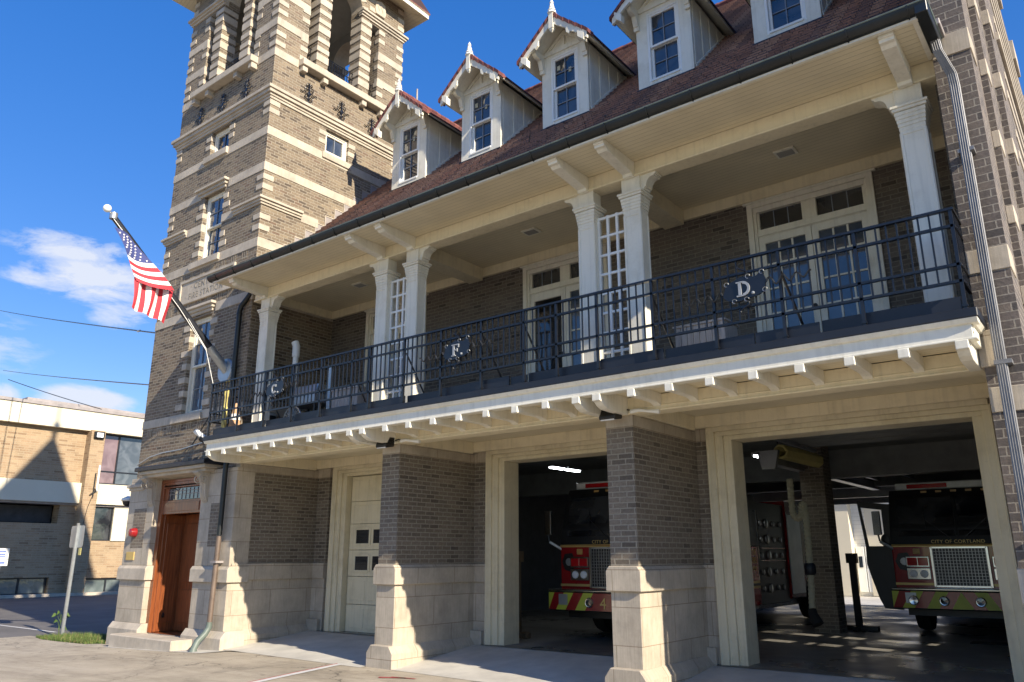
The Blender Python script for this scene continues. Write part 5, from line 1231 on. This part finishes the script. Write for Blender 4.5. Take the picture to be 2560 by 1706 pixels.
LL0, LL1 = Vector((-.06, -2.165, 6.76)), Vector((-.02, -2.175, 6.11)); RR0, RR1 = Vector((-.06, -1.39, 6.64)), Vector((-.02, -1.455, 5.97))
def lo(s, tt): p = LL0.lerp(LL1, tt).lerp(RR0.lerp(RR1, tt), s); return p + Vector((.045 * math.sin(s * 15 + tt * 2), .03 * math.sin(tt * 3 + s * 2) * tt, 0)) - o
for i in range(9):
    for k in range(6):
        for j in range(3): s0, s1 = (i + j / 3) / 9, (i + (j + 1) / 3) / 9; b.poly([lo(s0, k / 6), lo(s1, k / 6), lo(s1, (k + 1) / 6), lo(s0, (k + 1) / 6)], 'whiteflag' if i % 2 else 'redflag', (1, 0, 0))
b.build('lower_fold', t, smooth=True); b = MB()
random.seed(5)
for r in range(7):
    for c in range(4):
        tt = .09 + r * .065; s = .14 + c * .24 + (.12 if r % 2 else 0)
        if s > .95 or (r < 1 and c > 2): continue
        p0 = up(s, tt) + Vector((.008, 0, 0)); R = .024
        b.poly([p0 + Vector((0, rr * math.sin(a), rr * math.cos(a))) for rr, a in [(R if q % 2 == 0 else R * .42, q * PI / 5) for q in range(10)]], 'whiteflag', (1, 0, 0))
b.build('stars', t)
# floodlights and sensors on the piers
for x, lab in ((-1.89, 'black wall floodlight above the left brick pier'), (2.28, 'black wall floodlight above the right brick pier')):
    t = thing('floodlight', lab, 'floodlight', (x, -.08, 3.36), 'floodlights above the piers')
    MB().prism([(.0, .09), (-.12, .09), (-.20, -.05), (-.18, -.09), (.0, -.06)], 'X', -.12, .12, 'black').build('housing', t, bev=.012); MB().poly([(-.1, -.193, -.058), (.1, -.193, -.058), (.1, -.175, -.092), (-.1, -.175, -.092)], 'lamp_white', (0, -1, -1)).poly([(-.1, -.18, -.0905), (.1, -.18, -.0905), (.1, -.06, -.074), (-.1, -.06, -.074)], 'lamp_white', (0, 0, -1)).build('lens', t, (0, 0, -.003))
for x, lab in ((-1.40, 'white door sensor by the left floodlight'), (2.75, 'white door sensor by the right floodlight')):
    t = thing('door_sensor', lab, 'sensor', (x, -.09, 3.345), 'door sensors under the balcony'); MB().tube([(-.22, 0, .03), (-.1, -.01, .035), (.02, 0, .01), (.17, .02, -.01)], [.028, .022, .018, .03], 'white', 8).build('arm', t, smooth=True)
    MB().tube([(-.38, .02, .05), (-.28, .0, .06), (-.2, 0, .04)], .01, 'black', 5).build('cable', t)
t = thing('security_camera', 'white bullet camera on the tower below the balcony end', 'camera', (-7.05, -.05, 3.85))
MB().tube([(0, .05, -.02), (-.08, -.1, -.02), (-.16, -.16, .06)], .022, 'white', 8).build('arm', t, smooth=True); MB().tube([(-.08, -.1, .02), (-.3, -.26, .22)], .055, 'white', 10).build('body', t, smooth=True); MB().tube([(-.12, -.13, .02), (-.2, -.19, .08)], .062, 'black', 10).build('lens', t)
t = thing('wall_cable', 'grey cable sagging across the tower bricks to the camera', 'cable', (-9.9, -.03, 3.6)); MB().tube([(-.22, .0, .0), (.35, -.02, .14), (.9, -.02, .19), (1.6, -.02, .2), (2.3, -.03, .26), (2.8, -.03, .30)], .018, 'galv', 6).tube([(2.0, -.02, .24), (2.4, -.03, .62), (2.85, -.03, 1.05)], .012, 'black', 5).build('cable', t, smooth=True)
t = thing('dome_camera', 'white dome camera on an arm at the tower corner', 'camera', (-10.15, .15, 2.85)); MB().tube([(.02, 0, .06), (-.2, -.02, .08), (-.42, -.05, .06)], .03, 'white', 8).build('arm', t, smooth=True); MB().lathe([(.02, .1), (.13, .05), (.15, .0), (.12, -.02)], (-.46, -.05, 0), 'white', 14).build('hood', t, smooth=True); MB().lathe([(.12, -.02), (.1, -.09), (.03, -.13)], (-.46, -.05, 0), 'black', 14).build('dome', t, smooth=True)
t = thing('alarm_bell', 'red fire alarm strobe on the stone left of the wooden door', 'fire alarm', (-9.68, -.11, 2.12)); MB().lathe([(.02, -.14), (.08, -.12), (.10, -.04), (.10, 0)], (0, 0, 0), 'red', 16, 'Y').build('gong', t, smooth=True); MB().box(-.16, -.09, -.06, .02, -.05, .03, 'white').build('box', t, bev=.01)
# ---- things on the balcony
ZP = 3.797
t = thing('vent_pipe', 'tall white plastic pipe with an elbow on the balcony', 'pipe', (-5.4, .55, ZP)); MB().tube([(0, 0, 0), (0, 0, 1.80)], .055, 'white', 12).build('pipe', t, smooth=True); MB().tube([(0, 0, 1.68), (0, 0, 1.9), (-.03, -.02, 1.99)], .075, 'white', 12).build('elbow', t, smooth=True)
t = thing('grey_pole', 'grey metal pole standing behind the balcony grill', 'pole', (-4.2, .5, ZP)); MB().tube([(0, 0, 0), (0, 0, 1.27)], .055, 'galv', 10).build('pole', t, smooth=True); MB().lathe([(.12, 0), (.12, .03)], (0, 0, 0), 'galv', 12).build('base', t)
t = thing('gas_grill', 'grey covered barbecue grill behind the railing under the C shield', 'grill', (-4.85, .6, ZP)); MB().box(-.4, .4, -.25, .25, .62, .82, 'galv').build('box', t, bev=.02); MB().prism([(-.25, .82), (.25, .82), (.22, .98), (-.18, 1.0)], 'X', -.4, .4, 'galv').build('lid', t, bev=.02); b = MB()
for x in (-.36, .36):
    for y in (-.2, .2): b.box(x - .02, x + .02, y - .02, y + .02, 0, .62, 'black')
b.build('legs', t)
t = thing('box_fan', 'round grey fan leaning behind the toe boards', 'fan', (-4.75, .1, ZP)); b = MB(); b.tube([(.26 * math.cos(a), 0, .27 + .26 * math.sin(a)) for a in [i * 2 * PI / 20 for i in range(21)]], .014, 'galv', 5)
for i in range(24): a = i * 2 * PI / 24; b.tube([(.05 * math.cos(a), -.02, .27 + .05 * math.sin(a)), (.26 * math.cos(a), 0, .27 + .26 * math.sin(a))], .006, 'galv', 4)
b.build('cage', t); MB().lathe([(.0, -.05), (.07, -.03), (.07, .05)], (0, 0, .27), 'slate_metal', 12, 'Y').build('hub', t)
def planter(label, x, y, w, h, dp):
    t = thing('wooden_planter', label, 'planter', (x, y, ZP), 'wooden planters on the balcony'); n = 8; b = MB()
    for i in range(n): a = -w / 2 + w * i / n; b.box(a + .004, a + w / n - .004, -dp / 2, -dp / 2 + .02, 0, h, 'wood_old'); b.box(a + .004, a + w / n - .004, dp / 2 - .02, dp / 2, 0, h, 'wood_old')
    b.box(-w / 2, -w / 2 + .02, -dp / 2 + .02, dp / 2 - .02, 0, h, 'wood_old'); b.box(w / 2 - .02, w / 2, -dp / 2 + .02, dp / 2 - .02, 0, h, 'wood_old'); b.build('slats', t)
    MB().box(-w / 2 - .02, w / 2 + .02, -dp / 2 - .02, dp / 2 + .02, h, h + .03, 'wood_old').build('rim', t)
planter('weathered wooden planter between the first and second porch doors', -3.5, .5, .70, .72, .45); planter('weathered wooden planter left of the D shield', 3.14, 1.0, .72, .82, .45)
t = thing('waste_bin', 'black round bin beside the left porch column', 'bin', (-5.9, .35, ZP)); MB().lathe([(.13, 0), (.17, .5), (.18, .52)], (0, 0, 0), 'black', 16).build('tub', t, smooth=True); MB().lathe([(.185, .50), (.185, .54), (.15, .57)], (0, 0, 0), 'galv', 16).build('rim', t)
def cone(label, x, y):
    t = thing('traffic_cone', label, 'cone', (x, y, ZP), 'cones at the balcony end'); MB().lathe([(.15, .03), (.09, .38), (.07, .50), (.03, .68)], (0, 0, 0), 'orange', 14).build('cone', t, smooth=True); MB().lathe([(.098, .35), (.077, .47)], (0, 0, .0), 'whiteflag', 14).build('collar', t); MB().box(-.19, .19, -.19, .19, 0, .03, 'black').build('foot', t)
cone('orange cone with pale collar at the left balcony end', -6.02, -.28)
t = thing('yellow_post', 'thin yellowish post standing left of the cone', 'lamp', (-6.17, -.42, ZP)); MB().lathe([(.05, 0), (.05, .6), (.035, .62), (.035, .8), (.06, .84), (.05, .95)], (0, 0, 0), 'hose', 10).build('stem', t, smooth=True); MB().lathe([(.056, .1), (.056, .2)], (0, 0, 0), 'black', 10).build('stripe', t)  # plain yellowish upright with a black stripe
t = thing('wall_bell', 'small dark bell high on the brick porch wall', 'bell', (1.2, 2.05, 6.3)) if False else None
# ================================================================== OFFICE BUILDING ACROSS THE LANE
OX = -34.0
OB = thing('office_building', 'tan brick office block with cream panel bands across the lane', 'office building', (OX, 8, -.15))
def ob(m, name, par=None, bev=0): 
    o = m.build(name, par or OB, bev=bev); return o
def sh(m):
    for i in range(len(m.v)): m.v[i] = m.v[i] - Vector((OX, 8, -.15))
    return m
YA, YB_ = -14, 24
def obuild(m, name, par=None, bev=0):
    me = m.mesh(name)
    for v in me.vertices: v.co -= Vector((OX, 8, -.15))
    return place(me, name, par or OB, (0, 0, 0), bev)
b = MB()
b.box(OX - 12, OX - .3, YA, 8.27, 5.15, 7.8, 'brick_office'); b.box(OX - .31, OX, YA, 9.03, 5.15, 7.8, 'brick_office')
b.box(OX - 1.0, OX, YA, 8.25, .70, 3.20, 'brick_office'); b.box(OX - 1.0, OX - .7, YA, YB_, -.3, 4.3, 'dark')
b.prism([(OX, 8.25), (OX - .0, 8.3), (OX, 9.03), (OX - .9, 9.03), (OX - .9, 8.25)], 'Z', -.2, 4.2, 'brick_office')
b.box(OX - 1.0, OX - .02, 9.7, YB_, .62, 2.42, 'brick_office')
b.box(OX - 12, OX - .5, YA, YB_, 5.2, 8.0, 'dark')
b.box(OX - .6, OX + .02, YA, 8.25, -.2, -.06, 'stone'); b.box(OX - .6, OX, 9.7, YB_, -.3, -.2, 'stone')
obuild(b, 'brick_wall')
b = MB(); b.box(OX - .5, OX + .55, 9.03, 9.72, -.2, 7.83, 'brick_office'); obuild(b, 'brick_pilaster', bev=.01)
b = MB(); b.box(OX - .5, OX + .55, 17.4, 18.1, -.2, 7.83, 'brick_office'); obuild(b, 'brick_pilaster', bev=.01)
b = MB(); b.box(OX - 12, OX + .35, YA, YB_, 7.80, 8.78, 'office_white'); b.box(OX - 12, OX + .42, YA, YB_, 8.78, 8.92, 'lead'); obuild(b, 'roof_fascia')
b = MB(); b.box(OX - .6, OX + .25, YA, 9.02, 4.2, 5.19, 'office_white'); b.box(OX - .6, OX + .25, 9.73, 17.4, 4.2, 5.21, 'office_white'); b.box(OX - .6, OX + .25, 18.1, YB_, 4.2, 5.21, 'office_white'); b.box(OX - .9, OX + .1, YA, YB_, 4.1, 4.2, 'lead'); obuild(b, 'panel_band')
b = MB(); b.box(OX - 14, OX - 2.2, 6.9, YB_, 8.92, 9.36, 'brick_office'); b.box(OX - 14, OX - 2.1, 6.8, YB_, 9.36, 9.5, 'lead'); obuild(b, 'upper_roof')
def owin(y0, y1, z0, z1, mull, tr, gl, x=OX - .2, frame='slate_metal'):
    f = MB()
    f.box(x, x + .1, y0, y0 + .06, z0, z1, frame); f.box(x, x + .1, y1 - .06, y1, z0, z1, frame); f.box(x, x + .1, y0 + .06, y1 - .06, z1 - .06, z1, frame); f.box(x, x + .1, y0 + .06, y1 - .06, z0, z0 + .06, frame)
    for m in mull: f.box(x, x + .09, m - .04, m + .04, z0 + .06, z1 - .06, frame)
    for z in tr: f.box(x, x + .08, y0 + .06, y1 - .06, z - .03, z + .03, frame)
    o = obuild(f, 'window')
    cuts = [y0 + .06] + list(mull) + [y1 - .06]
    for i, (a, c) in enumerate(zip(cuts, cuts[1:])):
        g = MB(); g.poly([(x + .04, a, z0 + .05), (x + .04, c, z0 + .05), (x + .04, c, z1 - .05), (x + .04, a, z1 - .05)], gl[i % len(gl)], (1, 0, 0)); obuild(g, 'pane', o)
owin(9.73, 17.4, 5.23, 7.79, (10.75, 12.3, 13.9, 15.6), (5.88,), ('glass_pink', 'glass_sky'), x=OX - .15)
owin(YA, 8.25, 3.20, 4.1, (3.4, 5.9), (), ('glass_dark',), x=OX - .8)
for a, c in ((-3, .9), (1.2, 5.0), (5.2, 8.2)): owin(a, c, -.06, .70, ((a + c) / 2 + .3,), (), ('glass_teal',), x=OX - .25)
owin(9.72, 10.9, 2.42, 4.1, (), (2.95,) if False else (), ('glass_dark',), x=OX - .15); owin(11.7, 14, 2.42, 4.1, (12.6,), (), ('glass_dark',), x=OX - .15)
b = MB(); b.box(OX - .5, OX + .05, 10.9, 11.7, 2.42, 4.1, 'office_white'); obuild(b, 'white_panel')
owin(9.8, 14, -.25, .60, (11.0, 12.4), (), ('glass_teal',), x=OX - .2)
b = MB(); b.box(OX - .5, OX - .42, 10.3, 10.6, 2.55, 2.95, 'wood_old'); obuild(b, 'cardboard_box')
t = thing('wall_floodlight', 'bronze floodlight on top of the tan brick pilaster', 'floodlight', (OX + .55, 9.4, 7.62)); MB().box(0, .16, -.27, .22, -.2, .14, 'gutter').build('housing', t, bev=.02); MB().box(.15, .18, -.18, .14, -.15, .08, 'lamp_white').build('lens', t)
t = thing('antenna_mast', 'thin white antenna mast fixed to the brick pilaster', 'antenna', (OX + .6, 9.62, 4.6)); MB().tube([(0, 0, .2), (0, 0, 1.5)], .05, 'white', 8).build('mast', t, smooth=True); MB().tube([(.05, -.16, -.1), (.05, -.16, 1.1)], .025, 'black', 6).tube([(0, 0, .3), (.05, -.16, .3)], .02, 'black', 6).tube([(0, -.3, .0), (.1, -.05, .25)], .03, 'black', 6).tube([(0, -.15, .0), (-.05, -.3, -.6), (-.05, -.4, -1.4)], .015, 'black', 5).build('cable', t)
# house seen through the station
HB = thing('rear_house', 'pale house with white double doors seen through the right bay', 'house', (-1.5, 27, .0))
b = MB(); b.box(-6, -.86, 0, 6, 0, 4.5, 'office_white'); b.box(-.86, 4, .5, 6, 0, 4.5, 'siding'); b.box(-.3, .4, .4, .5, 0, 4.4, 'office_white'); b.build('wall', HB); MB().prism([(-6.4, 4.5), (4.4, 4.5), (-1, 7)], 'Y', -.4, 6.4, 'lead').build('roof', HB)
for x in (-.82, -.45):
    d = MB().box(x, x + .33, .42, .48, .15, 2.0, 'white').build('door', HB, bev=.01); MB().box(x + .09, x + .24, .40, .43, 1.15, 1.6, 'glass').build('door_window', d)
# ================================================================== SIGNS
t = thing('street_sign', 'bare metal back of a street sign on a leaning galvanised post', 'sign', (-12.36, -.17, -.16))
b = MB(); lean = .02; b.tube([(0, 0, 0), (.0, .0, 2.55)], .035, 'galv', 4); b.box(-.05, .05, .02, .03, 0, 2.5, 'galv'); b.build('post', t, rot=(0, math.radians(1.2), 0))
b = MB(); n = 6; w, h, r = .34, .25, .06; pts = []
for cx, cz, a0 in ((w - r, h - r, 0), (-w + r, h - r, PI / 2), (-w + r, -h + r, PI), (w - r, -h + r, 1.5 * PI)): pts += [(cx + r * math.cos(a0 + PI / 2 * i / n), 2.24 + cz + r * math.sin(a0 + PI / 2 * i / n)) for i in range(n + 1)]
b.prism(pts, 'Y', .03, .036, 'galv'); b.build('plate', t); MB().box(.2, .32, .02, .03, 1.82, 1.98, 'hose').build('yellow_tag', t)
t = thing('parking_sign', 'small white and blue parking sign at the far left edge', 'sign', (-16.0, -.38, -.16))
MB().tube([(0, 0, 0), (0, 0, 2.0)], .03, 'galv', 6).build('post', t); MB().box(.03, .035, -.18, .17, 1.72, 2.0, 'white').box(.03, .035, -.18, .17, 1.56, 1.71, 'white').build('plate', t, bev=.002)
b = MB()
for z in (1.90, 1.83, 1.77): b.box(.035, .037, -.10, .09, z, z + .035, 'blue_sign')
b.box(.035, .037, -.12, .1, 1.61, 1.66, 'blue_sign'); b.build('legend', t)
# ================================================================== WIRES
def wire(label, a, c, r, sag, extra=None):
    a, c = Vector(a), Vector(c); t = thing('overhead_wire', label, 'wire', a, 'overhead wires at the left'); n = 14
    pts = [a.lerp(c, i / n) - a - Vector((0, 0, sag * 4 * (i / n) * (1 - i / n))) for i in range(n + 1)]; b = MB(); b.tube(pts, r, 'black', 5); b.build('cable', t)
    if extra: MB().lathe([(.02, -.08), (.035, 0), (.02, .08)], pts[1], 'white', 8, 'X').tube([pts[0], pts[1]], .012, 'galv', 5).build('insulator', t)
    return t
wire('upper overhead wire with insulator fixed to the tower edge', (-10.2, .3, 6.75), (-45, 7.67, 16.1), .02, .06, True)
t = wire('middle overhead wire ending in a coil by the tower', (-10.25, .3, 5.5), (-45, 8.4, 12.5), .016, .05)
MB().tube([(-.28 + .15 * math.cos(a), 0, -.12 + .17 * math.sin(a)) for a in [i * .42 for i in range(14)]], .012, 'galv', 5).build('coil', t)
wire('lowest overhead wire dropping toward the office roof', (-33.6, 9.4, 8.95), (-45, 8.75, 12.0), .022, .05)
t = thing('utility_pole', 'edge of a wooden utility pole at the far left', 'utility pole', (-45.2, 8.05, -.2)); MB().tube([(0, 0, 0), (0, 0, 12.5)], [.2, .16], 'wood_old', 10).build('pole', t, smooth=True)
# ================================================================== GROUND
def gz(x):
    return 0.0 if x > -5.2 else (-.15 * (-5.2 - x) / 5.2 if x > -10.4 else -.15)
XS = [-600, -60, -34, -14, -10.4, -9.1, -7.8, -6.5, -5.2, 8, 40, 600]
b = MB()
for a, c in zip(XS, XS[1:]):
    for y0, y1 in ((-600, -40), (-40, 1.8), (1.8, 40), (40, 600)):
        if y0 == 1.8 and a >= -10.4 and c <= 8:
            continue
        b.poly([(a, y0, gz(a) - .012), (c, y0, gz(c) - .012), (c, y1, gz(c) - .012), (a, y1, gz(a) - .012)], 'asphalt', (0, 0, 1))
b.poly([(-10.4, 16.5, -.02), (8, 16.5, -.02), (8, 40, -.02), (-10.4, 40, -.02)], 'apron', (0, 0, 1))
struct(b.build('ground'))
b = MB(); xs = [-13.4, -10.4, -9.1, -7.8, -6.5, -5.2, 14]
yk = [-.42, -.30, -.2, -.2, -.14, -.06, -.06]
for (a, c, ya, yc_) in zip(xs, xs[1:], yk, yk[1:]): b.poly([(a, -40, gz(a)), (c, -40, gz(c)), (c, .3 if a > -10 else yc_, gz(c)), (a, .3 if a > -10 else ya, gz(a))], 'pave', (0, 0, 1))
b.poly([(-30, -40, -.15), (-13.4, -40, -.15), (-13.4, -1.1, -.15), (-30, -3.2, -.15)], 'pave', (0, 0, 1))
struct(b.build('pavement'))
b = MB()
for x0, x1 in ((-6.0, -2.2), (-1.66, 2.03), (2.58, 6.47)):
    n = 6
    for i in range(n):
        ya, yb = -.16 + 1.98 * i / n, -.16 + 1.98 * (i + 1) / n
        za, zb = .004 + .2 * max(0, (ya + .05) / 1.87) , .004 + .2 * max(0, (yb + .05) / 1.87)
        f = .06 * math.sin(x0 * 3)
        b.poly([(x0, ya + (f if i == 0 else 0), za), (x1, ya - (f if i == 0 else 0), za), (x1, yb, zb), (x0, yb, zb)], 'apron', (0, 0, 1))
b.poly([(-6.95, -.62, gz(-6.95) + .004), (-6.0, -.56, gz(-6.0) + .004), (-5.7, -.1, .004), (-6.9, -.1, gz(-6.9) + .004)], 'apron', (0, 0, 1))
b.poly([(-9.3, -.68, gz(-9.3) + .004), (-6.95, -.66, gz(-6.95) + .004), (-6.95, -.5, gz(-6.95) + .004), (-9.3, -.5, gz(-9.3) + .004)], 'apron', (0, 0, 1))
struct(b.build('apron'))
b = MB(); b.poly([(-6.2, 1.75, .21), (6.92, 1.75, .21), (6.92, 17.0, .21), (-6.2, 17.0, .21)], 'floor', (0, 0, 1)); struct(b.build('garage_floor'))
b = MB(); d = Vector((.28, -1, 0)).normalized(); s = Vector((1, .28, 0)).normalized(); p0 = Vector((-2.80, .10, .008)); p1 = p0 + d * 9
for k in range(10):
    a0, a1 = p0.lerp(p1, k / 10), p0.lerp(p1, (k + 1) / 10); b.poly([a0 - s * .06, a0 + s * .06, a1 + s * .06, a1 - s * .06], 'stripe', (0, 0, 1)); b.poly([a0 - s * .09, a0 - s * .06, a1 - s * .06, a1 - s * .09], 'redline', (0, 0, 1))
b.poly([(-1.25, -.70, .008), (-.9, -.52, .008), (-.86, -.56, .008), (-1.2, -.76, .008)], 'redline', (0, 0, 1)); b.poly([(-1.12, -.58, .008), (-.72, -.5, .008), (-.72, -.54, .008), (-1.1, -.63, .008)], 'redline', (0, 0, 1))
struct(b.build('painted_line'))
b = MB()
for ya, yb in ((-14, 24),): b.box(-33.5, -33.3, ya, yb, -.16, -.03, 'stone'); b.box(-34, -33.5, ya, yb, -.16, -.04, 'apron')
struct(b.build('kerb'))
b = MB(); 
for z, p in ((-33, 0),): b.box(-30, -14, .35, .43, -.158, -.157, 'stripe')
struct(b.build('parking_line'))
# grass patch by the tower corner
b = MB(); P = [(-12.9, -.50), (-12.3, -.62), (-11.5, -.60), (-10.5, -.50), (-10.2, -.2), (-10.25, .6), (-11.2, .55), (-12.2, .1)]
b.poly([(x, y, -.146) for x, y in P], 'soil', (0, 0, 1)); random.seed(9)
def inside(x, y):
    c = False
    for (x0, y0), (x1, y1) in zip(P, P[1:] + P[:1]):
        if (y0 > y) != (y1 > y) and x < (x1 - x0) * (y - y0) / (y1 - y0) + x0: c = not c
    return c
k = 0
while k < 9000:
    x, y = random.uniform(-12.95, -10.2), random.uniform(-.66, .62)
    if not inside(x, y): continue
    k += 1; ed = max(0, 1 - ((x + 11.5) / 1.5) ** 2 - (y / .75) ** 2); h = random.uniform(.02, .06) + .09 * random.random() ** 2 * (.4 + ed); a = random.uniform(0, 2 * PI); w = .006; l = random.uniform(0, .06); a2 = random.uniform(0, 2 * PI)
    b.poly([(x - w * math.cos(a), y - w * math.sin(a), -.147), (x + w * math.cos(a), y + w * math.sin(a), -.147), (x + l * math.cos(a2), y + l * math.sin(a2), -.147 + h)], 'dry' if random.random() < .16 else 'grassm')
g = b.build('grass'); g['kind'] = 'stuff'; g['label'] = 'bright green grass patch at the sign post base'; g['category'] = 'grass'
t = thing('weed', 'thin leafy weed growing against the sign post', 'plant', (-12.45, -.2, -.15)); b = MB()
for i in range(9):
    a = random.uniform(0, 6.28); z = random.uniform(.1, .5); x1, y1 = .18 * math.cos(a), .18 * math.sin(a); b.tube([(0, 0, z - .1), (x1 * .5, y1 * .5, z + .06)], .005, 'grassm', 4); b.poly([(x1 * .4, y1 * .4, z + .05), (x1 * .8 - .03, y1 * .8, z + .1), (x1 * 1.1, y1 * 1.1, z + .0), (x1 * .8 + .03, y1 * .8, z + .02)], 'grassm')
b.tube([(0, 0, 0), (.01, 0, .5)], .005, 'grassm', 4); b.build('stems', t)
